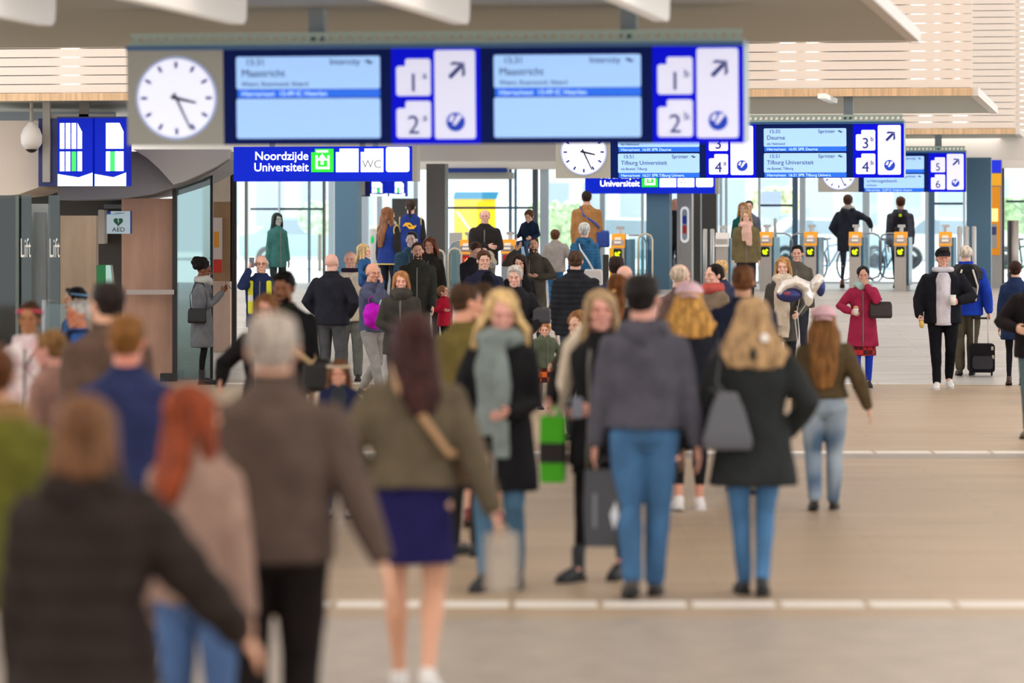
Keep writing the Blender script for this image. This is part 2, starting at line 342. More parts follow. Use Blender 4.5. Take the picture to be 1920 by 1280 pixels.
def person(label, px, s, H, face=0, skin='d9a283', top=('2a2a2c',), leg=('pants', '26282c'), shoe=('shoe', '2a2624'), hair=('short', '3a2a20'), arms=('hang', 'hang'),
           st=0.0, head=(0, 0), fem=False, lean=0.0, bulk=.012, hem=.47, quilt=0, flare=0.0, collar=0, hood=None, scarf=None, shirt=None, kid=False, loose=0.0,
           z=None, cap=None, band=None, beard=None, glasses=False, grips=(0, 0), width=1.0, sit=False, group=None, vest=None, seam=True, hs=1.0, foot=.046, scarf_ends=0, wear=(None, None)):
    rnd = random.Random(label); V = Vector
    loc = at(px, s, z); vox = min(.020, max(.0115, 1.9/s)); kw = width*(1.0 if not kid else 1.12)
    sh_x = (.093 if fem else .104)*kw; leanf = lambda zf: lean*max(0, zf-.5)
    def P(x, y, zf): return V((x*H, (y+leanf(zf))*H, zf*H))
    hipz = .525; 
    if sit: feet = [P(.06, .16, .30), P(-.06, .16, .30)]
    else:
        l = .468; dz = l-sqrt(l*l-st*st)
        hipz -= dz*.8; rs = 1 if st >= 0 else -1; q = abs(st)
        lead, rear = P(foot, q, .047), P(foot, -q, .047+.25*q)
        feet = [lead, rear] if st >= 0 else [rear, lead]; feet[1] = V((-feet[1].x, feet[1].y, feet[1].z))
        if st == 0: feet = [P(.058, 0, .047), P(-.058, 0, .047)]
    dzp = .525-hipz; hips = [P(.052*kw, 0, hipz-.01), P(-.052*kw, 0, hipz-.01)]; knees = []
    for i in (0, 1):
        k, f = ik(hips[i], feet[i], .236*H, .234*H, (0.02*(1-2*i), 1, 0)); knees.append(k); feet[i] = f
    sh = [P(sh_x-.010, 0, .793-dzp), P(-sh_x+.010, 0, .793-dzp)]; elb = []; wr = []
    for i in (0, 1):
        sp = arms[1-i] if False else arms[1 if i == 0 else 0]     # arms = (left, right)
        w, hint = ARMS[sp] if isinstance(sp, str) else (sp[0], sp[1] if len(sp) > 1 else (.4, -1, 0))
        m = 1 if i == 0 else -1; tgt = P(w[0]*m, w[1], w[2]-dzp); e, w2 = ik(sh[i], tgt, .168*H, .150*H, (hint[0]*m, hint[1], hint[2])); elb.append(e); wr.append(w2)
    # body: trunk, limbs, head and hands in one mesh
    g = G(); g.tube([P(0, 0, z_-dzp) for z_ in (.52, .55, .61, .68, .76, .805, .83)], [(.083*kw*H, .055*H), (.082*kw*H, .056*H), (.066*kw*H, .050*H), (.076*kw*H, .052*H), (.088*kw*H, .052*H), (.075*kw*H, .04*H), (.036*H, .034*H)], 16)
    for i in (0, 1):
        m_ = knees[i].lerp(feet[i], .3)+V((0, -.008*H, 0))
        lk_ = H*(.74 if leg[0] in ('pants', 'tights') else 1)
        g.tube([hips[i], hips[i].lerp(knees[i], .5), knees[i], m_, knees[i].lerp(feet[i], .7), feet[i]], [q_*lk_ for q_ in (.046, .040, .030, .031, .022, .019)] if True else [.046*H, .040*H, .030*H, .031*H, .022*H, .019*H], 12)
        g.tube([feet[i], feet[i]+V((0, .05*H, -.025*H))], [.019*H, .017*H], 10)
        g.tube([sh[i], sh[i].lerp(elb[i], .5), elb[i], elb[i].lerp(wr[i], .4), wr[i]], [.026*H, .023*H, .0195*H, .020*H, .0135*H], 10)
    bm = bmesh.new(); body = g.lump(vox, 3, 'person'); bm.from_mesh(body); bpy.data.meshes.remove(body)
    hh = (.137 if not kid else .137+.045*(1.75-H)/.75)*hs; k = hh*H/.233*(1.02 if fem else 1)
    MH = Matrix.Translation(P(0, .0, .0)+V((0, (leanf(.87)+.004)*H, H-dzp*H-.233*k)))@Matrix.Rotation(radians(head[0]), 4, 'Z')@Matrix.Rotation(radians(head[1]), 4, 'X')@Matrix.Scale(k, 4)@Matrix.Diagonal((1.07, 1.04, 1, 1))
    hm = (HEADF if fem or kid else HEADM).copy(); hm.transform(MH); bm.from_mesh(hm); bpy.data.meshes.remove(hm)
    hk = H/1.75*(1 if not fem else .93); hands = []
    for i in (0, 1):
        d = (wr[i]-elb[i]).normalized(); zc = -d; m = 1 if i == 0 else -1
        yh = V((0, 1, .25)); yc = (yh-zc*yh.dot(zc)).normalized()
        if arms[1-i] in ('chest', 'belly', 'phone', 'mouth', 'across', 'ear', 'bent', 'hold', 'up'):
            yh = V((0, .1, 1)); yc = (yh-zc*yh.dot(zc)).normalized() if abs(zc.z) < .9 else V((0, 1, 0))
        xc = yc.cross(zc); R = Matrix((xc, yc, zc)).transposed().to_4x4(); fl = Matrix.Diagonal((m, 1, 1, 1))
        MW = Matrix.Translation(wr[i])@R@fl@Matrix.Scale(hk, 4); hmsh = (FIST if grips[1-i] else HAND).copy(); hmsh.transform(MW)
        if m < 0: hmsh.flip_normals()
        bm.from_mesh(hmsh); bpy.data.meshes.remove(hmsh); hands.append(MW@V((-.02, 0, -.085)))
    me = bpy.data.meshes.new('person'); bm.to_mesh(me); bm.free(); smooth_me(me)
    hc = hair[1] if hair else '6a5a50'
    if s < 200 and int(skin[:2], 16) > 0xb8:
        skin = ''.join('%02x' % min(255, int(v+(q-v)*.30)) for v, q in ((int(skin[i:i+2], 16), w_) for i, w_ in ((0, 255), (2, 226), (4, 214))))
    root = link('person', me, None, [M(skin, .55, 'cloth' if False else 'plain'), M('e6e0dc', .4), M('2b1d15', .3), M(hc if hair and hair[0] not in ('thin', 'none', 'fringe') else '7a6456', .8), M('a8544c', .5)])
    root.location = loc; root.rotation_euler = (0, 0, radians(face)); tag(root, label, 'person', group)
    # clothing on the upper body
    bk = bulk; tc = top[0]; tk = top[1] if len(top) > 1 else 'cloth'; g = G()
    sec = [(.866, .037, .040), (.852, .043, .045), (.840, .058, .050), (.824, .082 if not fem else .072, .055), (.800, sh_x-.006, .060), (.75, .110 if not fem else .100, .069), (.68, .104 if not fem else .090, .068),
           (.62, .098 if not fem else .080, .064), (.56, .100 if not fem else .094, .068), (.50, .102, .072)]
    
    if collar: sec = [(.862+collar, .046, .050)]+sec
    sec = [x for x in sec if x[0] > hem+.02]
    if hem < .5: sec += [(zz, .102+flare*(.5-zz), .074+flare*(.5-zz)*1.0) for zz in ((.45, .40, .35, .30, .25) if hem < .3 else (.45, .40, .35) if hem < .4 else (.45,)) if zz > hem+.015]+[(hem, .102+flare*(.5-hem), .072+flare*(.5-hem)*.75)]
    else: sec += [(hem, .100, .070)]
    if sit: sec = [x for x in sec if x[0] > .5]+[(.5, .1, .07)]
    g.tube([P(0, .002, z_-dzp) for z_, _, _ in sec], [((rx*kw+bk*.6)*H, (ry+bk*.8)*H) if z_ < .81 else ((rx+bk*.4)*H, (ry+bk*.4)*H) for z_, rx, ry in sec], 22, round_ends=False)
    arml = G(); tgt = arml if vest else g
    for i in (0, 1):
        if wear[i] == 'short': continue
        tgt.tube([sh[i]+V((0, 0, .002*H)), sh[i].lerp(elb[i], .45), elb[i], elb[i].lerp(wr[i], .5), wr[i]], [(.028+bk*.55)*H, (.028+bk*.6)*H, (.024+bk*.6)*H, (.022+bk*.5)*H, (.019+bk*.3)*H], 14)
    if hood:
        g.tube([P(-.062, .0, .842-dzp), P(-.045, -.055, .835-dzp), P(0, -.075, .815-dzp), P(.045, -.055, .835-dzp), P(.062, 0, .842-dzp)], [.022*H, .030*H, .036*H, .030*H, .022*H], 12)
    def finish(g, nm, mat, qp=quilt, amp=.0075):
        me = g.lump(vox, 3, nm); sd = rnd.random()*50
        if s >= 80:
            def fn(p, _):
                x, y, zz = p; d = amp*noise.noise(V((x*7+sd, y*7, zz*5)))+amp*.55*noise.noise(V((x*19, y*19+sd, zz*11)))
                return d+.011*abs(sin(pi*zz/qp))**.6-.005 if qp else d
            push(me, fn)
        return link(nm, me, root, mat)
    finish(g, 'jacket' if not vest else 'vest', M(tc, .75, tk))
    if vest: finish(arml, 'shirt', M(vest, .8, 'cloth'), 0)
    if shirt:
        g = G(); z1 = max(hem-.012, .44)
        g.tube([P(0, .020+(.028 if not fem else .024), z_-dzp) for z_ in (.83, .78, .68, .58, z1)], [(w_*H, (.052+bk)*H) for w_ in (.036, .060, .058, .058, .060)], 16, round_ends=False); g.ring(P(0, .004, .846-dzp), .050*H, .011*H)
        finish(g, 'shirt', M(shirt, .85, 'cloth'), 0, .003)
    if seam and not shirt and not vest and not sit and 90 < face % 360 < 270:
        g = G(); g.tube([P(0, .002+ry+bk*.75+.002, z_-dzp) for z_, rx, ry in sec if z_ < .82], [(.006*H, .004*H)]*len([1 for q_ in sec if q_[0] < .82]), 8, (1, 0, 0)); g.obj('zip', M('6f6a64', .4, metal=.4), root, True)
    if scarf:
        g = G(); g.ring(P(0, .006, .862-dzp), .046*H, .024*H, n=24, m=10); g.ring(P(0, .016, .846-dzp), .056*H, .025*H, n=24, m=10); g.ball(P(.02, .075, .835-dzp), (.04*H, .025*H, .032*H)); g.ball(P(-.03, .07, .842-dzp), (.035*H, .022*H, .03*H))
        if scarf_ends:
            for q, L in ((-1, scarf_ends), (1, scarf_ends*.8)): g.tube([P(q*.02, .085+bk, .85-dzp), P(q*.03, .10+bk, .75-dzp), P(q*.025, .10+bk, .85-L-dzp)], [(.026*H, .014*H), (.030*H, .014*H), (.034*H, .012*H)], 10)
        finish(g, 'scarf', M(scarf, .95, 'cloth'), 0, .016)
    # lower body
    kind, lc = leg[0], leg[1]; lk = leg[2] if len(leg) > 2 else ('denim' if lc[0] in '3456' and int(lc[4:6], 16) > int(lc[0:2], 16)+30 else 'cloth')
    if kind in ('pants', 'tights', 'crop'):
        e = loose+(-.004 if kind != 'tights' else -.012); g = G()
        g.tube([P(0, 0, z_-dzp) for z_ in (.60, .54, .49)], [(.088*kw*H, .064*H), (.096*kw*H, .070*H), (.092*kw*H, .068*H)], 18)
        for i in (0, 1):
            end = feet[i]+V((0, 0, .0)) if kind != 'crop' else knees[i].lerp(feet[i], .72)
            g.tube([hips[i], hips[i].lerp(knees[i], .5), knees[i], knees[i].lerp(feet[i], .35)+V((0, -.006*H, 0)), end], [(.057+e)*H, (.050+e)*H, (.039+e)*H, (.037+e)*H, (.029+e)*H], 14)
        finish(g, 'trousers', M(lc, .85, lk), 0, .006)
    if kind == 'skirt' or len(leg) > 3:
        z0 = leg[3] if len(leg) > 3 else .30; g = G(); sc_ = leg[4] if len(leg) > 4 else lc; sk = leg[5] if len(leg) > 5 else 'cloth'
        zz = [.60, .54, .48, (.48+z0)/2, z0]; g.tube([P(0, 0, z_-dzp) for z_ in zz], [(.085*H, .064*H), (.100*H, .072*H), (.103*H, .074*H), (.106*H, .080*H), (.112*H, .088*H)], 22, round_ends=False)
        finish(g, 'skirt', M(sc_, .85, sk), 0, .006)
    # shoes
    if shoe and not (sit and False):
        for i in (0, 1):
            d = (feet[i]-knees[i]).normalized(); rear = feet[i].z > .05*H
            pitch = -min(1.0, (feet[i].z/H-.047)*9) if not sit else -.3
            MS = Matrix.Translation(feet[i])@Matrix.Rotation(pitch, 4, 'X')@Matrix.Rotation(radians(-6 if i == 0 else 6), 4, 'Z')@Matrix.Translation((0, 0.02*H, -.047*H))@Matrix.Scale(H/1.75*(1.0 if not kid else 1.05), 4)
            bt = shoe[0] == 'boot' and kind == 'tights'; so = child_of(BOOT if bt else SHOE, MS, 'shoe', root, M(shoe[1], .5, 'plain'))
            child_of(BSOLE if bt else SOLE, MS, 'sole', so, M(shoe[2] if len(shoe) > 2 else '1c1a19', .6))
    if hair and hair[0] != 'none':
        o = child_of(hair_template(hair[0]), MH, 'hair', root, M(hc, .6, 'hair'))
    if beard:
        g = G(); g.ball((0, .036, .034), (.056, .050, .040), 16, 10); g.tube([(-.028, .084, .068), (0, .096, .070), (.028, .084, .068)], [.007, .008, .007], 8); me = g.lump(.006, 2, 'beard'); strands(me, .003, 40); me.transform(MH); link('beard', me, root, M(beard, .8, 'hair'))
        g = G(); g.tube([(-.02, .088, .0535), (0, .0955, .053), (.02, .088, .0535)], [.004, .006, .004], 8); me = g.mesh(smooth=True); me.transform(MH); link('lips', me, root, M('a8645a', .5))
    if glasses:
        g = G()
        for q in (-1, 1):
            g.ring((q*.033, .094, .118), .021, .002, 'y', 18, 6, .8); g.tube([(q*.054, .092, .122), (q*.076, .05, .124), (q*.080, -.01, .118)], [.002]*3, 6)
        g.tube([(-.012, .096, .12), (.012, .096, .12)], [.002, .002], 6); me = g.mesh(smooth=True); me.transform(MH); link('glasses', me, root, M('2c2622', .3))
    if cap:
        fw = 1 if cap[1] == 'front' else -1; g = G(); g.ball((0, -.020, .163), (.099, .116, .092) if fw < 0 else (.090, .106, .087), 22, 12); me = g.lump(.007, 2, 'cap')
        bm = bmesh.new(); bm.from_mesh(me); bmesh.ops.bisect_plane(bm, geom=bm.verts[:]+bm.edges[:]+bm.faces[:], plane_co=(0, 0, .158), plane_no=(0, -.12*fw, 1), clear_inner=True); bm.to_mesh(me); bm.free()
        me.transform(MH); c = link('cap', smooth_me(me), root, M(cap[0], .8, 'cloth'))
        if cap[1] != 'none':
            g = G(); rows = []
            for j in range(5):
                r_ = .0+.062*j/4
                rows.append([(sin(t)*(.090-.012*j/4), fw*(cos(t)*(.098)+r_*cos(t)*1.0)-.012, .168-.018*j/4*1.2-.01*abs(sin(t))) for t in [(-1.15+2.3*i/10) for i in range(11)]])
            vs = [p for r in rows for p in r]; n = len(vs); vs += [(x, y, zz-.004) for x, y, zz in vs]
            fs = [(j*11+i, j*11+i+1, (j+1)*11+i+1, (j+1)*11+i) for j in range(4) for i in range(10)]; fs += [tuple(n+q for q in reversed(f)) for f in fs]
            g.add(vs, fs); me = g.mesh(smooth=True); me.transform(MH); link('visor', me, c, M(cap[0], .8, 'cloth'))
    if band:
        g = G(); g.ring((0, -.016, .172), .086, .010, 'z', 28, 8, 1.12); me = g.mesh(smooth=True); me.transform(Matrix.Translation((0, 0, .0))@Matrix.Rotation(.12, 4, 'X')); me.transform(Matrix.Diagonal((1, 1, 1, 1))); me.transform(MH); link('headband', me, root, M(band, .7, 'cloth'))
    R = Rec(); R.o = root; R.mat = Matrix.Translation(loc)@Matrix.Rotation(radians(face), 4, 'Z'); R.hand = [R.mat@hands[1], R.mat@hands[0]]   # left, right in the world
    R.sh = [R.mat@sh[1], R.mat@sh[0]]; R.P = lambda x, y, zf: R.mat@P(x, y, zf); R.H = H; R.loc = loc; R.MH = R.mat@MH; R.face = radians(face); R.L = P; return R
def shirt_skin(): pass
# ---------------------------------------------------------------- floor, ceiling, facade
def strip_mesh(rows, z_of, b0, b1, thick=.3):
    g = G(); vs = []
    for a in rows:
        for b in (b0, b1): vs.append(hall(a, b, z_of(a)))
    for a in rows:
        for b in (b0, b1): vs.append(hall(a, b, z_of(a)-thick))
    n = len(rows); m = 2*n; fs = []
    for i in range(n-1):
        fs += [(2*i, 2*i+1, 2*i+3, 2*i+2), (m+2*i, m+2*i+2, m+2*i+3, m+2*i+1), (2*i, 2*i+2, m+2*i+2, m+2*i), (2*i+1, m+2*i+1, m+2*i+3, 2*i+3)]
    fs += [(0, m, m+1, 1), (2*n-2, 2*n-1, m+2*n-1, m+2*n-2)]; return g.add(vs, fs)
strip_mesh([-4, 20, 35, RA0], floor_z, -19, 9).obj('floor', M('b09a80', .42, 'floor'))['kind'] = 'structure'
strip_mesh([RA0, 58, RA1, 76.4], floor_z, -19, 9).obj('floor_ramp', M('c2bdb8', .38, 'floor'))['kind'] = 'structure'
# inlaid white lines made of short slabs, and the darker threshold band behind the nearest one
def inlay(py, x0, x1, step, h=.034, col='e2ddd5'):
    s = (py-HOR)/CZ; y = F/s; g = G(); i = 0; x = x0/s*1.0
    xa, xb = (x0-960)/s, (x1-960)/s
    while xa < xb:
        g.box(xa, min(xa+step-.035, xb), y-h*6, y+h*6, .0005, .004); xa += step
    g.obj('trim_%d' % (int(py)), M(col, .5))['kind'] = 'structure'
inlay(1133, -200, 2300, .5, .026); inlay(848, 0, 2200, .55, .03); inlay(719, 400, 2150, .9, .035)
g = G(); g.box(-6, 6, 11, 20.3, .0004, .0022); g.obj('trim_1', M('a0968a', .4, 'stone'))['kind'] = 'structure'
g = G(); g.box(-6, 6, 34.3, 34.9, .0004, .0022); g.obj('trim_2', M('8f8880', .4, 'stone'))['kind'] = 'structure'

ROOF = 7.2
g = G(); a = -3.0
while a < 80:                                   # high translucent roof, each sheet a little lower at its near edge
    vs = [hall(a, -19, ROOF-.05), hall(a, 9, ROOF-.05), hall(a+2, 9, ROOF), hall(a+2, -19, ROOF), hall(a, -19, ROOF), hall(a, 9, ROOF)]
    g.add(vs, [(0, 1, 2, 3), (0, 4, 5, 1)]); a += 2
g.obj('ceiling', M('f3e8de', .6, 'membrane'))['kind'] = 'structure'
def slat_screen(n, a, b0, b1, z0, z1, strips, who):
    hall_box('wall_backing_%d' % n, M('f2e8de', .7), a+.055, a+.09, b0, b1, z0, z1)
    g = G(); z = z0; c = hall(a, (b0+b1)/2, 0); w = (b1-b0)/2
    while z < z1: g.box(-w, w, -.02, .02, z+.013, min(z1, z+.118)); z += .118
    o = g.obj('wall_slats_%d' % n, M('efe2d6', .6)); o.location = c; o.rotation_euler = (0, 0, -PHI); o['kind'] = 'structure'
    for k, (px, wpx, nm) in enumerate(strips):
        b = b_of(onplane(px, a)); s_ = F/onplane(px, a).y; w_ = wpx/s_
        g = G(); g.box(-w_/2, w_/2, 0, .03, 0, z1-z0-.1); o = g.obj('light_strip', M('fffdf8', .5, emit=2.2)); o.location = hall(a+.038, b, z0+.05); o.rotation_euler = (0, 0, -PHI)
        tag(o, 'white light strip between the pale slats, '+nm, 'light')
slat_screen(1, 47.86, -19, -1.86, 3.885, ROOF-.06, [(1476, 28, 'first one right of the large board'), (1523, 21, 'second one right of the large board'), (1721, 25, 'above the right end of the middle wooden fascia'), (1757, 8, 'narrow one beyond the fascia strip'), (1795, 8, 'thinnest one near the right end of the slats'), (130, 34, 'left of the large clock')], 1)
slat_screen(2, 67.86, -19, -1.86, 3.885, ROOF-.06, [(1735, 22, 'on the lower far slats above the smallest board'), (1800, 26, 'on the far slats right of the middle board')], 2)
slat_screen(3, 76.3, -19, 9, 3.60, ROOF-.06, [(1889, 6, 'on the farthest slats at the right edge'), (1916, 6, 'at the very edge of the farthest slats')], 3)
SOF = M('b6b6aa', .55)
for n, (a0, a1) in enumerate(((24.5, 33.9), (47.8, 55.5), (67.8, 75.2))):
    p = hall_box('trim_%d' % (10+n), SOF, a0, a1, -19, -1.88, 3.80, 3.885)
    e = hall_box('trim_edge', M('e0bc94', .6, 'wood'), a0-.03, a0, -19, -1.85, 3.79, 3.89); e['kind'] = 'structure'
    e = hall_box('trim_side', M('ded8d2', .5), a0, a1+.02, -1.88, -1.78, 3.79, 3.90); e['kind'] = 'structure'
# hanging light baffles in front of and under the nearest fascia
for i, (px, s_, zb) in enumerate(((92, 262, 3.56), (450, 262, 3.57), (868, 262, 3.57), (1243, 262, 3.59), (1563, 143, 3.74))):
    e = at(px, s_, 0); L = 3.2 if i < 4 else 2.0; g = G()
    x = 0; prof = [(-L, .0), (-L, -.20), (-.10, -.20), (-.02, -.17), (0, -.10), (0, 0)]
    pts = [(q[0], q[1]) for q in prof]; h = 3.80-zb; r_ = (h/.20)
    g.prism([(q[0], q[1]*r_) for q in pts], -.05, .05)
    o = g.obj('light_baffle', M('f0ece6', .6, emit=.25)); o.location = (e.x, e.y, 3.80); o.rotation_euler = (0, 0, pi/2-PHI)
    tag(o, ('white wedge shaped light baffle at the top edge, ' + ['at the far left corner', 'above the clock', 'above the platform one and two tiles', 'above the second screen'][i]) if i < 4 else 'small white wedge baffle below the second wooden edged fascia', 'light fitting', 'white light baffles under the fascias' if i < 4 else None)

# ---------------------------------------------------------------- departure boards
NAVY, BLUE, MID, SCR, WHT, INK = M('021c66', .5, spec=.1), M('0006c0', .5, emit=.7, spec=.1), M('1560d8', .4, emit=.8), M('9cc4f8', .4, emit=.68), M('dcdcf2', .5, emit=.58), M('2c4a5c', .6), 
GREY = M('b3b1a6', .5); DIGI = M('1c2f96', .5)
def tile(g, x0, x1, z0, z1, y0=-.012):
    b = .028; n = .07
    g.prism([(x0+b*.5, z0), (x1-b*.5, z0), (x1, z0+b*.5), (x1, z1-b*.5), (x1-b*.5, z1), (x0+n+b*.4, z1), (x0+n, z1-b*.4), (x0+n, z1-.055), (x0+b*.5, z1-.055), (x0, z1-.055-b*.5), (x0, z0+b*.5)], y0, 0)
def rrect(x0, x1, z0, z1, r=.02):
    out = []
    for cx, cz, a0 in ((x1-r, z0+r, -pi/2), (x1-r, z1-r, 0), (x0+r, z1-r, pi/2), (x0+r, z0+r, pi)):
        out += [(cx+r*cos(a0+pi/2*i/4), cz+r*sin(a0+pi/2*i/4)) for i in range(5)]
    return out
def ns_mark(root, x, z, h, mat, y=-.012, name='railway_mark'):
    g = G(); w = h*2.0
    for q in (-1, 1):
        pts = [(-.95, -.05), (-.55, .42), (.05, .42), (.45, .0), (.62, -.12), (.30, -.12), (.0, .12), (-.45, .12), (-.62, -.05)]
        g.prism([(x+q*px_*w*.5, z+q*pz*h) for px_, pz in pts], y, y+.004)
    return g.obj(name, mat, root)
def arrow_mesh(c, L, w, ang, y0, y1):
    g = G(); d = (cos(ang), sin(ang)); n = (-d[1], d[0]); P_ = lambda u, v: (c[0]+d[0]*u+n[0]*v, c[1]+d[1]*u+n[1]*v)
    g.prism([P_(-L, -w), P_(L*.62, -w), P_(L*.62, w), P_(-L, w)], y0, y1)
    for q in (-1, 1): g.prism([P_(L, 0), P_(L-w*1.2, 0), P_(L*.05-w, q*L*.85), P_(L*.05+w*1.2, q*L*.85)], y0, y1)
    return g
def departure_board(label, px_right, s, sections, clock=True, scale=1.0, hangers=(), right_skip=False):
    """sections: list of dicts(tile=(n1,n2,sub), rows=[(time,train,dest,via,next)...]); built from its lower right front corner"""
    u = 1/250*scale; W_ = (190 if clock else 0)+500*len(sections); H_ = 182
    pr = at(px_right, s, 0); corner = Vector((pr.x, pr.y, zpx(0, s)))
    zbot = CZ+.867*.72; root = empty('departure_board', hall(a_of(pr), b_of(pr)-W_*u, zbot-.02), -PHI); tag(root, label, 'departure board')
    root.rotation_euler = (radians(3), 0, -PHI)
    X = lambda p: p*u; Z = lambda p: (H_-p)*u+.02
    g = G(); g.box(0, X(W_), .012, .40, .02, Z(0), 0); g.obj('housing', M('8fa6a4', .35, 'brushed', .3), root)
    g = G()
    g.prism([(0, Z(0)), (X(W_), Z(0)), (X(W_), Z(-8)), (0, Z(-8))], -.03, .40); g.obj('top_edge', M('2d5f96', .3), root)
    g = G(); n = int(W_/18)                      # perforated cresting along the top
    for i in range(n):
        x = X(10+i*(W_-10)/n); g.prism([(x, Z(-8)), (x+.035, Z(-8)), (x+.052, Z(-26)), (x+.017, Z(-26))], .02, .03)
    g.prism([(X(8), Z(-24)), (X(W_-4), Z(-24)), (X(W_-4), Z(-32)), (X(8), Z(-32))], .0, .03); g.prism([(X(4), Z(-8)), (X(W_), Z(-8)), (X(W_), Z(-15)), (X(4), Z(-15))], .0, .03); g.obj('perforated_cresting', M('a9bcb2', .5), root)
    for hx in hangers:
        g = G(); g.box(X(hx)-.06, X(hx)+.06, .14, .26, Z(-8), 3.82-root.location.z); g.obj('hanger', M('8c959a', .5), root)
    x = 0
    if clock:
        g = G(); g.prism([(0, Z(H_)), (X(190), Z(H_)), (X(190), Z(0)), (0, Z(0))], -.004, .012); pn = g.obj('clock_panel', GREY, root)
        c = (X(98), Z(92)); R_ = X(76)
        g = G(); g.prism([(c[0]+R_*cos(t*pi/30), c[1]+R_*sin(t*pi/30)) for t in range(60)], -.016, -.004); g.obj('clock_face', M('e8eafc', .5, emit=.65), pn)
        g = G(); g.ring((c[0], -.010, c[1]), R_*1.02, .012, 'y', 48, 8); g.obj('clock_rim', M('aeb8dc', .4, emit=.4), pn)
        g = G()
        for k in range(12):
            t = k*pi/6; r0, r1, w = R_*.76, R_*.92, R_*.034; d = (sin(t), cos(t)); n_ = (d[1], -d[0])
            g.prism([(c[0]+d[0]*r0-n_[0]*w, c[1]+d[1]*r0-n_[1]*w), (c[0]+d[0]*r0+n_[0]*w, c[1]+d[1]*r0+n_[1]*w), (c[0]+d[0]*r1+n_[0]*w, c[1]+d[1]*r1+n_[1]*w), (c[0]+d[0]*r1-n_[0]*w, c[1]+d[1]*r1-n_[1]*w)], -.020, -.016)
        g.obj('hour_marks', DIGI, pn)
        for nm, t, L, w in (('hour_hand', radians(103), .52, .045), ('minute_hand', radians(155), .88, .030)):
            g = G(); d = (sin(t), cos(t)); n_ = (d[1], -d[0]); q = -.14*R_
            g.prism([(c[0]+d[0]*q-n_[0]*w*R_, c[1]+d[1]*q-n_[1]*w*R_), (c[0]+d[0]*q+n_[0]*w*R_, c[1]+d[1]*q+n_[1]*w*R_), (c[0]+d[0]*L*R_+n_[0]*w*R_*.6, c[1]+d[1]*L*R_+n_[1]*w*R_*.6), (c[0]+d[0]*L*R_-n_[0]*w*R_*.6, c[1]+d[1]*L*R_-n_[1]*w*R_*.6)], -.026, -.021)
            g.obj(nm, M('2a2440', .5), pn)
        x = 190
    for sc_ in sections:
        g = G(); g.prism([(X(x), Z(H_)), (X(x+328), Z(H_)), (X(x+328), Z(0)), (X(x), Z(0))], -.004, .012); g.obj('screen_surround', NAVY, root)
        g = G(); g.prism([(X(x+328), Z(H_)), (X(x+500), Z(H_)), (X(x+500), Z(0)), (X(x+328), Z(0))], -.005, .012); g.obj('direction_panel', BLUE, root)
        for j, row in enumerate(sc_['rows']):
            y0, y1 = ((14, 76), (98, 164))[j] if sc_.get('two') else ((14, 76), (94, 170))[j]
            g = G(); g.prism(rrect(X(x+26), X(x+306), Z(y1), Z(y0), .015), -.010, -.004); scn = g.obj('screen', SCR, root)
            if j == 0 or sc_.get('two'):
                g = G(); g.prism([(X(x+28), Z(y1+16)), (X(x+306), Z(y1+16)), (X(x+306), Z(y1+1)), (X(x+28), Z(y1+1))], -.008, -.004); g.obj('message_strip', MID, root)
            if row:
                def T(t_, px_, py_, h_, m=INK, al='LEFT', sx=1): text(t_, h_*u*1.35, m, scn, (X(x+px_), -.0125, Z(y0+py_)), align=al, sx=sx)
                T(row[0], 44, 16, 13); T(row[1], 268, 16, 13, al='RIGHT'); T(row[2], 36, 38, 15); T(row[3], 36, 56, 9); ns_mark(scn, X(x+285), Z(y0+11), X(9), INK, -.0145)
                T(row[4], 36, (y1-y0)+13, 10, M('bfe0ff', .5, emit=.9))
        for j, tx in enumerate(sc_['tile'][:2]):
            y0 = (20, 100)[j]; g = G(); tile(g, X(x+338), X(x+404), Z(y0+70), Z(y0)); t = g.obj('platform_tile', WHT, root)
            text(tx, X(50), DIGI, t, (X(x+371), -.016, Z(y0+62)), align='CENTER', bold=0)
            if sc_['tile'][2]: text(sc_['tile'][2], X(22), DIGI, t, (X(x+393), -.016, Z(y0+38)), align='CENTER')
        g = G(); g.prism(rrect(X(x+412), X(x+490), Z(172), Z(4), .02), -.012, -.005); p = g.obj('direction_sign', WHT, root)
        arrow_mesh((X(x+455), Z(42)), X(20), X(4), pi/4, -.017, -.012).obj('arrow', DIGI, p)
        g = G(); g.prism([(X(x+452)+X(18)*cos(t*pi/16), Z(140)+X(18)*sin(t*pi/16)) for t in range(32)], -.016, -.012); gl = g.obj('globe_icon', M('1440c8', .5, emit=.3), p)
        g = G(); g.prism([(X(x+446), Z(146)), (X(x+452), Z(146)), (X(x+466), Z(128)), (X(x+456), Z(126))], -.018, -.016); g.prism([(X(x+438), Z(138)), (X(x+446), Z(140)), (X(x+450), Z(127)), (X(x+444), Z(127))], -.018, -.016); g.obj('icon_figure', WHT, gl)
        x += 500
    return root
R1 = ('15:31', 'Intercity', 'Maastricht', 'Weert, Roermond, Sittard', 'Hierna/next  15:49 IC Heerlen')
R3 = ('15:35', 'Sprinter', 'Deurne', 'via Helmond', 'Hierna/next  16:05 SPR Deurne')
R4 = ('15:51', 'Sprinter', 'Tilburg Universiteit', 'via Boxtel, Tilburg', 'Hierna/next  16:21 SPR Tilburg Univers.')
R5 = ('15:32', 'Intercity', 'Enkhuizen', 'via Utrecht C', 'Hierna/next  16:02 IC Enkhuizen'); R6 = ('15:51', 'Sprinter', "'s-Hertogenbosch", 'via Boxtel', 'Hierna/next  15:47 IC Schiphol Airport')
departure_board('large blue departure board with round clock and tiles 1 and 2, hanging nearest', 1395, 250, [dict(tile=('1', '2', 'a'), rows=[R1, None]), dict(tile=('1', '2', 'b'), rows=[R1, None])], hangers=(365, 968))
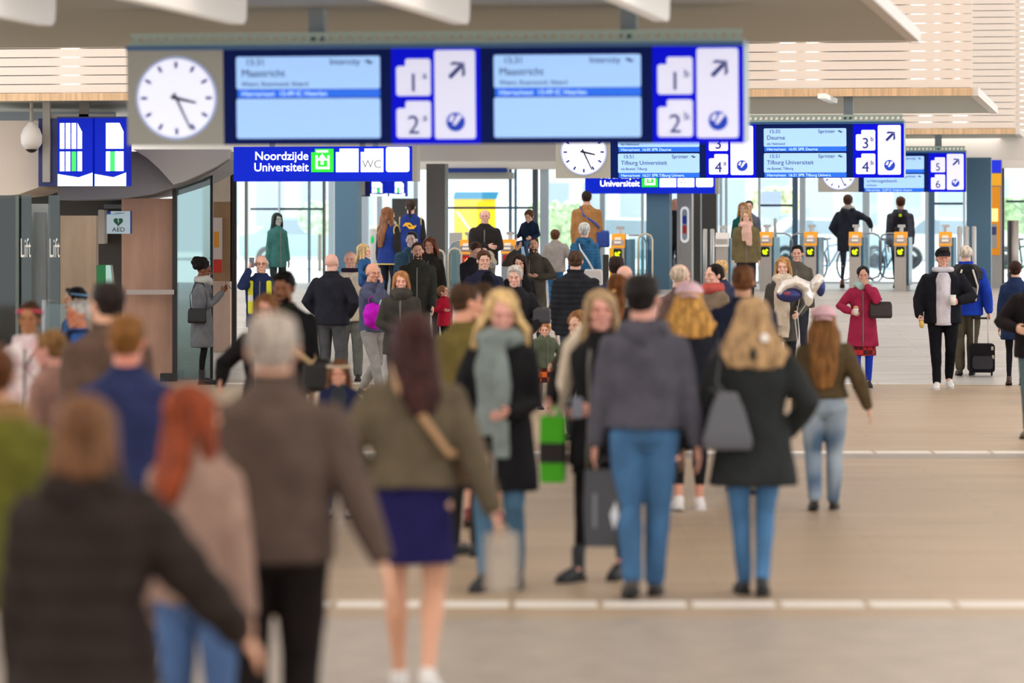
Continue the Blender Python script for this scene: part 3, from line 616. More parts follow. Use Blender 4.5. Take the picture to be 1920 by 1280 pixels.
departure_board('middle blue departure board with tiles 3b and 4b, partly behind the largest board', 1695, 146, [dict(tile=('3', '4', 'a'), rows=[R3, R4], two=1), dict(tile=('3', '4', 'b'), rows=[R3, R4], two=1)], scale=.95, hangers=(370, 1000))
departure_board('small far departure board with tiles 5 and 6, lowest and rightmost', 1811, 103, [dict(tile=('5', '6', ''), rows=[R5, R6], two=1)], scale=.975, hangers=(560,))

# ---------------------------------------------------------------- lit direction signs
def picto(root, kind, x0, x1, z0, z1, y=-.03):
    g = G(); n = .05
    g.prism([(x0, z0), (x1, z0), (x1, z1), (x0+n, z1), (x0+n, z1-.045), (x0, z1-.045)], y, 0)
    t = g.obj('pictogram_tile', M('17c22a', .4, emit=1.0) if kind == 'exit' else M('ffffff', .4, emit=1.5), root); cx, cz = (x0+x1)/2, (z0+z1)/2; w = x1-x0
    if kind == 'exit':
        g = G(); g.prism([(x0+.06, z0+.04), (x1-.05, z0+.04), (x1-.05, z0+.07), (x0+.06, z0+.07)], y-.004, y)
        for xx in (x0+.06, x1-.08): g.prism([(xx, z0+.04), (xx+.03, z0+.04), (xx+.03, z1-.09), (xx, z1-.09)], y-.004, y)
        g.prism([(cx-.02, z0+.10), (cx+.02, z0+.10), (cx+.02, cz), (cx+.07, cz), (cx, cz+.09), (cx-.07, cz), (cx-.02, cz)], y-.004, y)
        g.prism([(x0+.07, z1-.05), (x1-.07, z1-.05), (x1-.07, z1-.02), (x0+.07, z1-.02)], y-.004, y); g.obj('pictogram', M('ffffff', .4, emit=1.4), t)
    if kind == 'WC': text('WC', .15, M('8d93a0', .5), t, (cx, y-.004, z0+.055), align='CENTER')
def lit_sign(label, px0, py_bot, s):
    p = at(px0, s, 0); root = empty('direction_sign', (p.x, p.y, zpx(py_bot, s)), -PHI); tag(root, label, 'sign')
    g = G(); g.box(0, 2.42, 0, .22, 0, .46); g.obj('sign_box', M('0420b8', .5, emit=.55, spec=.1), root)
    g = G(); g.box(2.42, 2.48, -.01, .23, -.005, .47); g.obj('end_cap', M('9d9b92', .4), root)
    for hx in (.5, 1.9):
        g = G(); g.box(hx-.03, hx+.03, .08, .14, .46, 3.81-root.location.z); g.obj('hanger', M('8c959a', .5), root)
    w = M('ffffff', .4, emit=1.4); text('Noordzijde', .158, w, root, (1.02, -.006, .285), align='RIGHT', bold=.0015); text('Universiteit', .158, w, root, (1.02, -.006, .135), align='RIGHT', bold=.0015)
    for i, k in enumerate(('exit', '', 'WC')): picto(root, k, 1.06+.335*i, 1.36+.335*i, .12, .43)
    g = G(); g.prism(rrect(2.07, 2.38, .12, .45, .03), -.03, 0); g.obj('pictogram_tile', M('ffffff', .4, emit=1.5), root)
lit_sign('blue lit sign with white lettering and green tile, below the clock board at left', 438, 340, 141)
lit_sign('farther blue lit sign showing only its lower half under the middle board', 1097, 363, 101.3)
# boxy map signs seen from the side
def info_box(label, px, py0, py1, s, w1, w2, rz):
    p = at(px, s, 0); z0 = zpx(py1, s); h = (py1-py0)/s; root = empty('information_display', (p.x, p.y, z0), rz); tag(root, label, 'sign')
    g = G(); g.box(0, .27, 0, .60, 0, h); g.obj('side_housing', M('141c5c', .4), root)
    g = G(); g.box(.07, .17, -.05, 0, .06*h, 3.81-z0); g.obj('hanger', M('9b958c', .5), root)
    for i, (x0, w) in enumerate(((.27, w1), (.27+w1+.03, w2))):
        g = G(); g.box(x0, x0+w, -.01, .28, 0, h); pn = g.obj('lit_panel', M('0620b0', .5, emit=.5, spec=.1), root)
        wl = M('ffffff', .4, emit=1.2)
        for j in range(4):
            g = G(); xx = x0+.03+(w-.06)*j/5.2 if i == 0 else x0+w*.36+(w*.6)*j/4.2; g.prism([(xx, h*.55), (xx+w*.13, h*.55), (xx+w*.13, h*(.93 if j < 3 else .8)), (xx, h*.93)], -.018, -.01); g.obj('white_tile', wl, pn)
            g = G(); g.prism([(xx, h*.22), (xx+w*.13, h*.22), (xx+w*.13, h*.51), (xx, h*.51)], -.018, -.01); g.obj('white_tile', wl if j != 2-i else M('2fc85a', .4, emit=1.0), pn)
        g = G(); g.prism([(x0, 0), (x0+w, 0), (x0+w, h*.20), (x0+w*.6, h*.13), (x0, h*.18)], -.018, -.01); g.obj('map_panel', M('dfeee4', .4, emit=1.0), pn)
    g = G(); g.box(.26, .27+w1+w2+.04, -.012, .29, h, h+.02); g.obj('top_frame', M('0c1a66', .4), root); return root
info_box('blue and white lit information display hanging at the left beside the camera dome', 72, 222, 349, 140, .48, .43, -.15)
info_box('small far blue and white information display above the two uniformed staff', 668, 339, 368, 100, .33, .30, -.15)
# camera dome
p = at(59, 140.7, zpx(190, 140.7)); root = empty('camera_dome', (p.x, p.y, zpx(288, 140.7))); tag(root, 'white dome security camera hanging on a short pole at left', 'security camera')
g = G(); g.tube([(0, 0, .59), (0, 0, .36)], [.022, .028]); g.tube([(0, 0, .60), (0, 0, 3.81-root.location.z)], [.022, .022]); g.obj('pole', M('8e887c', .5), root, True)
g = G(); g.tube([(0, 0, .40), (0, 0, .33), (0, 0, .24), (0, 0, .14), (0, 0, .11)], [.05, .11, .145, .14, .125], 24); g.obj('housing', M('cfc9c2', .4), root, True)
g = G(); g.ball((0, 0, .115), (.10, .10, .105), 24, 16); g.obj('dome', M('241c1a', .15), root, True)

# ---------------------------------------------------------------- columns
def column(n, px, w, s, col='4c6f86', z1=3.80, label=''):
    p = at(px, s, 0); a, b = a_of(p), b_of(p); z0 = floor_z(a)
    hall_box('column_%d' % n, M(col, .45), a-w/2, a+w/2, b-w/2, b+w/2, z0-.02, z1)
column(1, 1836, .45, 101, z1=3.40); column(2, 653, .42, 101, z1=3.40); column(3, 1236, .43, 101, z1=3.40)
hall_box('trim_24', M('efe4da', .5), 70.2, 70.6, -19, 9, 3.37, 3.80)
column(4, 820, .36, 99, '55524f', z1=3.31); column(5, 1303, .24, 97, '4a4745'); column(6, 1331, .30, 93, '55524f')
# ---------------------------------------------------------------- glazed facade with its frames
AF = 76.0
def fb(px): return b_of(onplane(px, AF))
SF = 7000/onplane(1200, AF).y
FR, FD = M('c9d8e4', .4), M('51708a', .4)
hall_box('trim_20', M('efe7df', .5), AF-.1, AF+.25, -19, 9, 3.30, 3.60)
hall_box('trim_21', M('b9b7b0', .5), AF-.15, AF+.2, fb(835), fb(962), 3.10, 3.24); hall_box('trim_22', M('1e3f96', .5), AF-.2, AF+.1, fb(838), fb(952), 3.24, 3.33)
mull = [(436, .05, FD), (462, .05, M('4b4a4a', .4)), (524, .03, FR), (580, .04, FD), (608, .05, M('4b4a4a', .4)), (622, .12, FR), (684, .16, FR), (712, .10, FR), (780, .08, FR), (957, .05, FD), (967, .04, FD), (1004, .11, M('5b5f6a', .4)), (1021, .18, FR), (1130, .10, FR), (1205, .05, FR), (1352, .05, FR), (1362, .05, FR), (1424, .05, FR), (1491, .11, FD), (1505, .12, FR), (1624, .14, FR), (1738, .07, FR), (1747, .12, FD), (1808, .05, FR), (1881, .05, M('3a3238', .4)), (1960, .08, FR)]
for i, (px, w, m) in enumerate(mull): hall_box('trim_%d' % (30+i), m, AF-.06, AF+.06, fb(px)-w/2, fb(px)+w/2, UP-.01, 3.32)
for i, (p0, p1, y) in enumerate(((838, 1000, 389), (524, 580, 391), (1425, 1488, 385), (1752, 1810, 382), (1886, 1960, 378), (470, 610, 391))):
    zz = zpx(y, SF); hall_box('trim_%d' % (60+i), M('3c4a58', .4), AF-.04, AF+.04, fb(p0), fb(p1), zz-.025, zz+.02)
hall_box('trim_70', M('c9d2da', .4), AF-.05, AF+.05, fb(1000), fb(1880), UP-.01, UP+.05)
wn = 0
for p0, p1 in ((438, 608), (622, 803), (838, 1004), (1021, 1130), (1130, 1290), (1345, 1491), (1505, 1624), (1624, 1747), (1752, 1881), (1884, 2010)):
    wn += 1; hall_box('window_%d' % wn, GLASS('f2f8f8'), AF-.012, AF+.012, fb(p0), fb(p1), UP, 3.30)

# ---------------------------------------------------------------- left side: lift shaft, stone panels, curved soffits, glass screen
def px_box(name, mat, x0, x1, y0, y1, s, depth=.1, parent=None, kind='structure', zmin=None):
    """box facing the hall whose front fills the given pixels at scale s"""
    p = at((x0+x1)/2, s, 0); z1 = zpx(y0, s); z0 = zpx(y1, s)
    if zmin is not None: z0 = zmin
    w = (x1-x0)/s; g = G(); g.box(-w/2, w/2, 0, depth, 0, z1-z0); o = g.obj(name, mat, parent); o.location = (p.x, p.y, z0)
    if kind and parent is None: o['kind'] = kind
    return o
FRM = M('2f2c2b', .4); STONE = M('c49a84', .6, 'stone')
px_box('wall_left', STONE, 228, 323, 372, 706, 135, .35, zmin=-.01)
px_box('trim_80', M('c9bfb8', .5), 236, 326, 543, 552, 135.6, .04)
px_box('trim_81', FRM, 323, 331, 352, 712, 135.4, .12, zmin=0); px_box('trim_82', FRM, 300, 331, 700, 712, 136.6, .2, zmin=0)
px_box('trim_83', FRM, 394, 399, 285, 690, 134.6, .10, zmin=0)
px_box('window_20', GLASS('aebfc0'), 331, 394, 285, 700, 135, .02, zmin=0.0)
px_box('wall_left_far', M('a5815f', .6, 'stone'), 398, 434, 378, 545, 124, .3); px_box('wall_left_upper', M('d9c6b4', .6, 'stone'), 398, 434, 283, 378, 124, .3)
px_box('wall_left_base', M('d6b6a4', .6, 'stone'), 398, 431, 528, 700, 125, .35, zmin=0)
px_box('trim_84', FRM, 432, 443, 285, 690, 124, .12, zmin=0)
px_box('wall_stone', M('b09a84', .6, 'stone'), 113, 180, 404, 720, 139, .3, zmin=0); px_box('wall_dark', M('4a4540', .5), 110, 228, 368, 720, 132, .2, zmin=0)
px_box('wall_wood', M('b98a68', .6, 'wood'), 212, 330, 372, 480, 131, .1)
px_box('wall_shaft', M('4b4c48', .5), -40, 112, 360, 720, 131, .2, zmin=0)
px_box('trim_85', M('9ba0a0', .4), 59, 90, 382, 720, 141, .25, zmin=0); px_box('trim_86', M('6f7577', .35, 'brushed', .4), 64, 86, 398, 720, 141.5, .06, zmin=0)
px_box('window_21', GLASS('a9bab4'), 33, 59, 366, 720, 142, .02, zmin=0); px_box('window_22', GLASS('a9bab4'), 91, 112, 366, 720, 142, .02, zmin=0); px_box('window_23', GLASS('8d9690'), -40, 30, 366, 720, 142, .02, zmin=0)
px_box('trim_87', M('5f6a66', .4), 29, 35, 366, 720, 142.4, .05, zmin=0)
for px_, nm in ((38, 'white lettering Lift on the left glass pane of the lift shaft'), (92, 'white lettering Lift on the right glass pane beside the steel post')):
    p = at(px_, 143, zpx(482, 143)); o = text('Lift', .36, M('dcdcd8', .6), None, (p.x, p.y, p.z), sx=.30); w_ = bpy.data.objects['window_21' if px_ == 38 else 'window_22']; o.parent = w_; o.location = p-w_.location; o['label'] = nm
# curved soffits of the mezzanine stair
def soffit(name, col, pts, s, depth, tilt):
    p0 = at(pts[0][0], s, 0); g = G(); n = len(pts); front = [((x-960)/s, F/s, zpx(y, s)) for x, y in pts]
    back = [(x+tilt*.5, y+depth, z+tilt*(.25)) for x, y, z in front]
    g.add(front+back, [tuple(range(n)), tuple(range(2*n-1, n-1, -1))]+[(i, i+n, (i+1) % n+n, (i+1) % n) for i in range(n)])
    g.obj(name, M(col, .55), None)['kind'] = 'structure'
arc = lambda x0, y0, x1, y1, k, n=14: [(x0+(x1-x0)*i/n, y0+(y1-y0)*(i/n)**k) for i in range(n+1)]
soffit('ceiling_curved_soffit', '8d8b8c', [(108, 284), (430, 284), (430, 300), (405, 318), (370, 336), (330, 350), (285, 364), (235, 371), (180, 374), (108, 375)], 137, 3.5, 0)
soffit('ceiling_drum', 'b9b6b2', [(250, 280), (430, 280), (428, 296), (404, 312), (376, 326), (345, 340), (325, 346), (300, 318), (276, 296)], 138, .4, 0)
soffit('ceiling_curved_fascia', 'd9cabb', [(-60, 226), (78, 226), (112, 262), (110, 318), (94, 338), (70, 352), (36, 364), (0, 368), (-60, 370)], 139, 3.0, 0)
px_box('wall_upper_left', M('8f9498', .5), -60, 215, 188, 300, 128, .2)
px_box('trim_88', M('a9a299', .5), 95, 215, 214, 222, 140, .1); px_box('trim_89', M('6e6660', .5), 148, 166, 192, 228, 140, .1)
# red and white poster
p = at(408, 124.1, zpx(511, 124.1)); root = empty('poster', (p.x, p.y-.02, p.z)); tag(root, 'tall white and red poster on the brown wall beside the glass screen', 'poster')
g = G(); g.box(-.07, .07, 0, .02, 0, .83); g.obj('sheet', M('d8c8c0', .6), root); g = G(); g.box(-.07, .07, -.006, 0, 0, .20); g.obj('red_band', M('d2362a', .6), root); g = G(); g.box(-.05, .02, -.006, 0, .38, .62); g.obj('orange_picture', M('e89a26', .6), root)
# heart sign
p = at(200, 136.2, zpx(438, 136.2)); root = empty('defibrillator_sign', (p.x, p.y, p.z), 0); tag(root, 'white AED sign with green heart projecting from the stone wall', 'sign')
g = G(); g.box(0, .16, 0, 1.6, .26, .27); g.box(0, .33, 0, .04, 0, .31); g.obj('plate', M('c3dbe4', .4, emit=.15), root); g = G(); g.box(.325, .345, -.004, .044, 0, .315); g.box(0, .055, -.004, 0, .27, .31); g.obj('blue_edge', M('1a3f9a', .4), root)
g = G(); g.prism([(.16+.065*(16*sin(t)**3)/16, .165+.065*(13*cos(t)-5*cos(2*t)-2*cos(3*t)-cos(4*t))/16) for t in [2*pi*i/36 for i in range(36)]], -.006, 0); h_ = g.obj('heart', M('17624a', .5), root)
g = G(); g.prism([(.165, .215), (.15, .175), (.163, .17), (.155, .13), (.175, .178), (.162, .185)], -.009, -.006); g.obj('flash', M('d8ece8', .5), h_); text('AED', .085, M('30343a', .5), root, (.163, -.003, .028), align='CENTER', sx=1.1); text('ambulance', .03, M('3a4a78', .5), root, (.18, -.003, .275), align='CENTER')
px_box('sign_bracket', M('6d7074', .5), 195, 234, 383, 391, 133, .42, kind=None); tag(bpy.data.objects['sign_bracket'], 'grey metal bracket above the AED sign', 'bracket')
# emergency cabinet and narrow notice
p = at(194, 144, zpx(560, 144)); root = empty('wall_cabinet', (p.x, p.y, 0)); tag(root, 'green cabinet with slanting glass front on a post beside the stone panel', 'cabinet')
g = G(); g.box(-.09, .03, 0, .3, 0, zpx(497, 144)); g.obj('body', M('12703c', .5), root); g = G(); zt = zpx(497, 144); g.prism([(.03, zt-.42), (.14, zt-.42), (.09, zt), (.03, zt)], 0, .28); g.obj('glass_front', M('9fc4bd', .15, metal=.3), root)
p = at(190, 133, zpx(457, 133)); g = G(); g.box(-.045, .045, 0, .42, 0, .48, .01); o = g.obj('notice_board', M('cfc6bb', .5)); o.location = p; tag(o, 'narrow pale notice board fixed at the edge of the stone panel', 'notice')
# barrier glass leaf at the left and low rail
p = at(118, 205, 0); root = empty('glass_barrier', p); tag(root, 'low glass barrier leaf with pale frame behind the person in a blue coat', 'barrier')
g = G(); g.ring((0, 0, .62), .16, .018, 'y', 20, 8, 1); g.box(-.15, .15, -.01, .01, .1, 1.27) if False else None; g.tube([(-.17, 0, 0), (-.17, 0, 1.45), (.17, 0, 1.45), (.17, 0, 0)], [.02]*4); g.obj('frame', M('cfd6da', .4), root); g = G(); g.box(-.16, .16, -.005, .005, .15, 1.42); g.obj('pane', GLASS('cfe0e0'), root)

# ---------------------------------------------------------------- ticket gates
def gate(label, px, s, state='arrow', hoop=0, base_a=None, group='ticket gates'):
    p = at(px, s); root = empty('ticket_gate', p, -PHI); tag(root, label, 'ticket gate', None)
    zt = 1.02; g = G(); g.box(-.105, .105, 0, 1.3, 0, zt-.06); g.obj('post', M('b9b2ac', .45, 'brushed', .2) if state != 'cross' else M('8d9298', .4), root)
    g = G(); vs = [(-.115, -.02, zt-.20), (.115, -.02, zt-.20), (.115, .10, zt+.05), (-.115, .10, zt+.05), (-.115, .30, zt-.20), (.115, .30, zt-.20), (.115, .30, zt+.05), (-.115, .30, zt+.05)]
    g.add(vs, [(0, 1, 2, 3), (4, 7, 6, 5), (0, 3, 7, 4), (1, 5, 6, 2), (3, 2, 6, 7), (0, 4, 5, 1)]); rd = g.obj('card_reader', M('f5a21c' if state != 'plain' else 'd9d5d0', .4, emit=.12), root)
    if state != 'plain':
        g = G(); vs = [(-.06, -.006, zt-.13), (.06, -.006, zt-.13), (.055, .055, zt-.02), (-.055, .055, zt-.02)]; vs += [(x, y-.015, z+.008) for x, y, z in vs]
        g.add(vs, [(0, 1, 2, 3), (4, 7, 6, 5), (0, 4, 5, 1), (1, 5, 6, 2), (2, 6, 7, 3), (3, 7, 4, 0)]); g.obj('card_symbol', M('f3e4d8', .4), rd)
        g = G(); g.box(-.075, .075, -.012, 0, .62, .80, .015); d = g.obj('status_display', M('15160f' if state == 'arrow' else '8a0d10', .3, emit=0 if state == 'arrow' else .8), root)
        if state == 'arrow': arrow_mesh((0, .71), .058, .020, -3*pi/4, -.017, -.012).obj('arrow', M('c8f000', .4, emit=1.3), d)
        else:
            g = G()
            for q in (-1, 1): g.prism([(-.04, .71-q*.04-.008), (-.03, .71-q*.04-.012), (.04, .71+q*.04-.002), (.03, .71+q*.04+.008)], -.017, -.012)
            g.obj('cross', M('ff9a5a', .4, emit=1.6), d)
    g = G(); g.tube([(0, .35, zt-.08), (0, .35, zt+.14)], [.035, .04], round_ends=False); g.box(-.065, .065, .30, .44, zt+.13, zt+.18); g.obj('sensor_head', M('c2c4c6', .35, 'brushed', .6), root)
    if hoop:
        g = G(); x0, x1 = hoop*.10, hoop*.42; r = .14*hoop
        pts = [(x0, .75, 1.04), (x1-r, .75, 1.04), (x1-r*.3, .75, 1.00), (x1, .75, .90), (x1, .75, .38), (x1-r*.3, .75, .26), (x1-r, .75, .22), (x0, .75, .22)]
        hp = G(); hp.tube(pts, [.016]*len(pts), 8, (0, 1, 0), False); ho = hp.obj('hoop_gate', M('a9adb5', .3, 'brushed', .7), root, True)
        g = G(); g.box(min(x0, x1-hoop*.03), max(x0, x1-hoop*.03), .745, .755, .25, 1.01); g.obj('pane', GLASS('e4f0f4'), ho)
    g = G(); g.box(.115, .145, .15, 1.3, .1, zt-.05); g.obj('side_panel', M('4a7c9a', .3), root); return root
gate('silver gate post with red display behind the man in a dark fleece, left one', 873, 108, 'cross', -1)
gate('silver gate post with red cross display below the child on shoulders', 951, 108, 'cross', 0)
gate('ticket gate with yellow reader beside the man in the tan coat', 1158, 106, 'arrow', 1)
gate('plain ticket gate without yellow reader beside the woman in the olive coat', 1353, 106, 'plain', 0)
gate('ticket gate with green arrow just right of the woman in the olive coat', 1435, 104, 'arrow', 1)
gate('ticket gate with green arrow left of the mid-stride man', 1519, 104, 'arrow', -1)
gate('ticket gate with green arrow overlapping the mid-stride man', 1603, 104, 'arrow', 1)
gate('ticket gate with green arrow in front of the backpacker walking out', 1688, 104, 'arrow', -1)
gate('rightmost ticket gate behind the man in the black cap', 1772, 105, 'arrow', 0)
# loose hoop gates and guard rails
def hoop(label, px, s, w=.27, h=1.05, z0=.14, mat=None):
    p = at(px, s); g = G(); r = .10; pts = [(-w/2, 0, z0+r), (-w/2, 0, h-r), (-w/2+r*.3, 0, h-r*.3), (-w/2+r, 0, h), (w/2-r, 0, h), (w/2-r*.3, 0, h-r*.3), (w/2, 0, h-r), (w/2, 0, z0+r), (w/2-r*.3, 0, z0+r*.3), (w/2-r, 0, z0), (-w/2+r, 0, z0), (-w/2+r*.3, 0, z0+r*.3), (-w/2, 0, z0+r)]
    root = empty('gate_leaf', p, -PHI); tag(root, label, 'gate leaf'); g.tube(pts, [.018]*len(pts), 8, (0, 1, 0), False); g.obj('frame', M('cfc4ae', .35, 'brushed', .5), root, True)
    g = G(); g.box(-w/2+.01, w/2-.01, -.006, .006, z0+.03, h-.03); g.obj('pane', GLASS('dfeef2'), root); g = G(); g.tube([(w/2, 0, 0), (w/2, 0, z0+.1)], [.02, .02]); g.obj('foot', M('9ea2a6', .4), root)
hoop('rounded metal gate leaf between the dark pillar and the bearded man', 815, 111, .34, 1.02); hoop('rounded metal gate leaf left of the first red display', 853, 110, .22, 1.0); hoop('rounded metal gate leaf left of the central blue column', 1210, 106, .25, 1.06)
for lb, px_, n_ in (('pair of round topped steel guard bars beside the central reflecting panel', 1329, 2), ('set of upright steel guard bars left of the near blue column', 1806, 3)):
    p = at(px_, 107); root = empty('guard_rail', p, -PHI); tag(root, lb, 'barrier')
    for i in range(n_): g = G(); g.tube([((i-.5)*.125, 0, 0), ((i-.5)*.125, 0, 1.16)], [.042, .042], 12); g.obj('bar', M('a9a9a8', .3, 'brushed', .7), root, True)
# intercom column with oval panel
p = at(1284, 100); root = empty('help_point', p, -PHI); tag(root, 'grey help point pillar with white oval panel beside the central blue column', 'help point')
g = G(); g.box(-.15, .13, 0, .3, 0, 2.5); g.obj('pillar', M('b4b1ad', .45, 'brushed', .2), root); c = zpx(421, 100)-p.z
g = G(); out = [(.08*cos(t)*1.0, c+.25*(1 if sin(t) > 0 else -1)+.09*sin(t)) for t in [2*pi*i/32 for i in range(32)]]; g.prism(out, -.02, 0); ov = g.obj('oval_frame', M('f4f6f8', .4, emit=.4), root)
g = G(); g.prism([(x*.62, c+(z-c)*.86) for x, z in out], -.026, -.02); g.obj('panel', M('b9bec8', .4), ov)
for dz, cc in ((.09, '2a49b8'), (-.09, 'd43a34')): g = G(); g.box(-.035, .035, -.034, -.026, c+dz-.08, c+dz+.08, .02); g.obj('call_button', M(cc, .4), ov)
# green lit post
p = at(699, 107); root = empty('gate_post', p, -PHI); tag(root, 'slim grey gate post with green light left of the uniformed staff', 'post')
g = G(); g.tube([(0, 0, 0), (0, 0, 1.22)], [(.07, .05), (.07, .05)], 16); g.obj('body', M('c2c4c4', .4), root, True); g = G(); g.ball((0, -.04, 1.05), (.035, .02, .08)); g.obj('green_lamp', M('10a860', .4, emit=.6), root, True)
g = G(); g.box(-.2, .2, 0, .04, 0, .95); o = g.obj('barrier', M('b4b6b6', .4)); o.location = at(722, 106); o.rotation_euler = (0, 0, -PHI); tag(o, 'waist high grey gate panel behind the uniformed staff', 'barrier')
o = px_box('service_cabinet', M('5b5856', .5), 735, 783, 372, 560, 97, .3, kind=None, zmin=UP); tag(o, 'dark grey cabinet block behind the heads of the uniformed staff', 'cabinet')
o = px_box('waist_cabinet', M('b3b0ae', .45), 842, 866, 436, 560, 102, .5, kind=None, zmin=UP); tag(o, 'low pale cabinet below the yellow kiosk, left of the red display', 'cabinet')
# yellow ticket machine behind the near column
p = at(1868, 99); root = empty('ticket_machine', p, -PHI*.5); tag(root, 'tall orange and yellow ticket machine partly behind the blue column', 'ticket machine')
h = zpx(293, 99)-p.z; zz = lambda py: zpx(py, 99)-p.z
g = G(); g.box(-.35, .11, 0, .5, 0, h+.02); g.obj('frame', M('a9a7a4', .4), root); g = G(); g.box(-.33, .07, -.02, 0, zz(478), zz(350)); fr = g.obj('front_panel', M('f59a0c', .4, emit=.15), root)
g = G(); g.box(-.33, .09, -.025, 0, zz(348), zz(325)); g.obj('upper_panel', M('fbb414', .4, emit=.2), root); g = G(); g.box(-.33, .09, -.03, 0, zz(324), h); g.obj('blue_header', M('0a28d8', .4, emit=.4), root)
g = G(); g.box(-.33, .03, -.03, -.02, zz(415), zz(391)); g.obj('screen', M('ffe98a', .4, emit=1.0), fr); g = G(); g.box(-.33, .01, -.03, -.02, zz(465), zz(420)); g.obj('keypad_plate', M('b0aca6', .4), fr)
g = G(); g.box(-.33, -.0, -.036, -.03, zz(440), zz(425)); g.obj('card_slot', M('3a4a78', .4), fr)
# steel bin
p = at(1900, 101); g = G(); root = empty('litter_bin', p); tag(root, 'tall round steel litter bin with dark side at the right edge', 'bin')
g.tube([(0, 0, 0), (0, 0, 1.28)], [.10, .10], 24, round_ends=False); g.obj('drum', M('a39a94', .35, 'brushed', .5), root, True); g = G(); g.box(-.105, -.03, -.09, .06, .05, 1.27); g.obj('dark_side', M('1f1c1c', .4), root)

# ---------------------------------------------------------------- street beyond the doors
g = G(); g.box(-60, 60, 0, 90, -.2, 0); o = g.obj('street_ground', M('c9c8c4', .9)); o.location = hall(AF+.3, 0, UP-.01); o.rotation_euler = (0, 0, -PHI); o['kind'] = 'structure'
def backdrop(label, cat, name, col, px0, px1, py0, s, depth=6, wins=0, wc='a9c0d4', kind='plain'):
    p = at((px0+px1)/2, s, UP); w = (px1-px0)/s; root = empty(name, p); tag(root, label, cat); h = zpx(py0, s)-UP
    g = G(); g.box(-w/2, w/2, 0, depth, 0, h); g.obj('walls', M(col, .8), root)
    for i in range(wins):
        ww = w/(wins*1.6); x = -w/2+w*(i+.5)/wins
        for zb in ((1.3,) if h < 4 else (1.2, 4.2)): g = G(); g.box(x-ww/2, x+ww/2, -.05, 0, zb, min(h-.3, zb+1.6)); g.obj('window', M(wc, .3), root)
    return root
backdrop('pale office building far behind the right-hand doors', 'building', 'office_building', 'f2f3f4', 1330, 1990, 150, 55, 8, 8, 'c3d3e0')
backdrop('pale building far behind the left-hand doors', 'building', 'office_building', 'eae7e2', 380, 800, 150, 52, 8, 5, 'bccbd6')
backdrop('white building far behind the tan coated man', 'building', 'office_building', 'efefec', 1010, 1290, 170, 50, 8, 4, 'b4c4d2')
p = at(890, 78, UP); root = empty('yellow_kiosk', p); tag(root, 'yellow kiosk with blue roof outside behind the man in a dark fleece', 'kiosk'); h = zpx(373, 78)-UP
g = G(); g.box(-.5, .5, 0, 1.2, 0, h); g.obj('walls', M('f7c800', .6), root); g = G(); g.prism([(-.52, h), (.52, h), (.58, h+.17), (-.48, h+.17)], -.05, 1.25); g.obj('roof', M('2f86ae', .5), root); g = G(); g.prism([(-.46, h-.3), (-.38, h-.3), (.12, h-1.0), (.04, h-1.0)], -.01, 0); g.obj('pale_stripe', M('f3e6b8', .6), root)
def shrub(label, px, py0, py1, s, w, col):
    p = at(px, s, UP); root = empty('hedge', p); tag(root, label, 'hedge'); h0, h1 = zpx(py1, s)-UP, zpx(py0, s)-UP; rn = random.Random(px); g = G()
    for i in range(34): g.ball((rn.uniform(-w/2, w/2), rn.uniform(0, .8), rn.uniform(max(.1, h0), h1-.1)), rn.uniform(.16, .34), 8, 6)
    me = g.lump(.07, 1); strands(me, .09, 8, 8); link('foliage', me, root, M(col, .9, 'leaf')); g = G(); g.tube([(0, .4, 0), (0, .4, max(.3, h0+.3))], [.05, .04]); g.obj('stem', M('6a5440', .8), root)
shrub('pale green shrub outside behind the boy in a grey jacket', 1045, 388, 440, 72, 1.0, 'b4cda2'); shrub('green hedge outside right of the orange ticket machine', 1908, 380, 420, 76, 1.0, 'a2c292'); shrub('pale shrub outside behind the left glass doors', 598, 388, 425, 72, .7, 'b4d2b0'); shrub('pale yellow green planting outside above the olive coated woman', 1455, 362, 384, 70, 1.1, 'cfd6a8')
def wheel_g(g, x, z, r, y=0): g.ring((x, y, z), r, .022, 'y', 28, 8); [g.tube([(x, y, z), (x+cos(t)*r, y, z+sin(t)*r)], [.004, .004], 5) for t in [2*pi*i/10 for i in range(10)]]
def bicycle(label, px, s, col, rz=0.0):
    p = at(px, s, UP); root = empty('bicycle', p, rz); tag(root, label, 'bicycle')
    for x in (-.52, .52): g = G(); wheel_g(g, x, .35, .33); g.obj('wheel', M('3b4250', .5), root, True)
    g = G(); 
    for q in (((-.52, 0, .35), (-.15, 0, .75)), ((-.15, 0, .75), (.38, 0, .80)), ((-.1, 0, .32), (.38, 0, .80)), ((-.1, 0, .32), (-.18, 0, .88)), ((-.52, 0, .35), (-.1, 0, .32)), ((.52, 0, .35), (.36, 0, .98))): g.tube(q, [.018, .018], 8)
    g.obj('frame', M(col, .4), root, True); g = G(); g.tube([(-.28, 0, .90), (-.08, 0, .91)], [(.07, .03), (.03, .02)]); g.obj('saddle', M('1c1c1e', .5), root, True); g = G(); g.tube([(.36, -.24, 1.02), (.34, 0, 1.0), (.36, .24, 1.02)], [.014]*3, 8, (0, 0, 1)); g.obj('handlebar', M('8f9296', .3), root, True)
bicycle('parked bicycle outside left of the mid-stride man', 1560, 88, '5a7d9a', .9); bicycle('parked bicycle outside behind the backpacker walking out', 1668, 90, '4a6a8c', .9); bicycle('parked bicycle outside right of the litter bin', 1925, 92, '2e6a5c', .4)
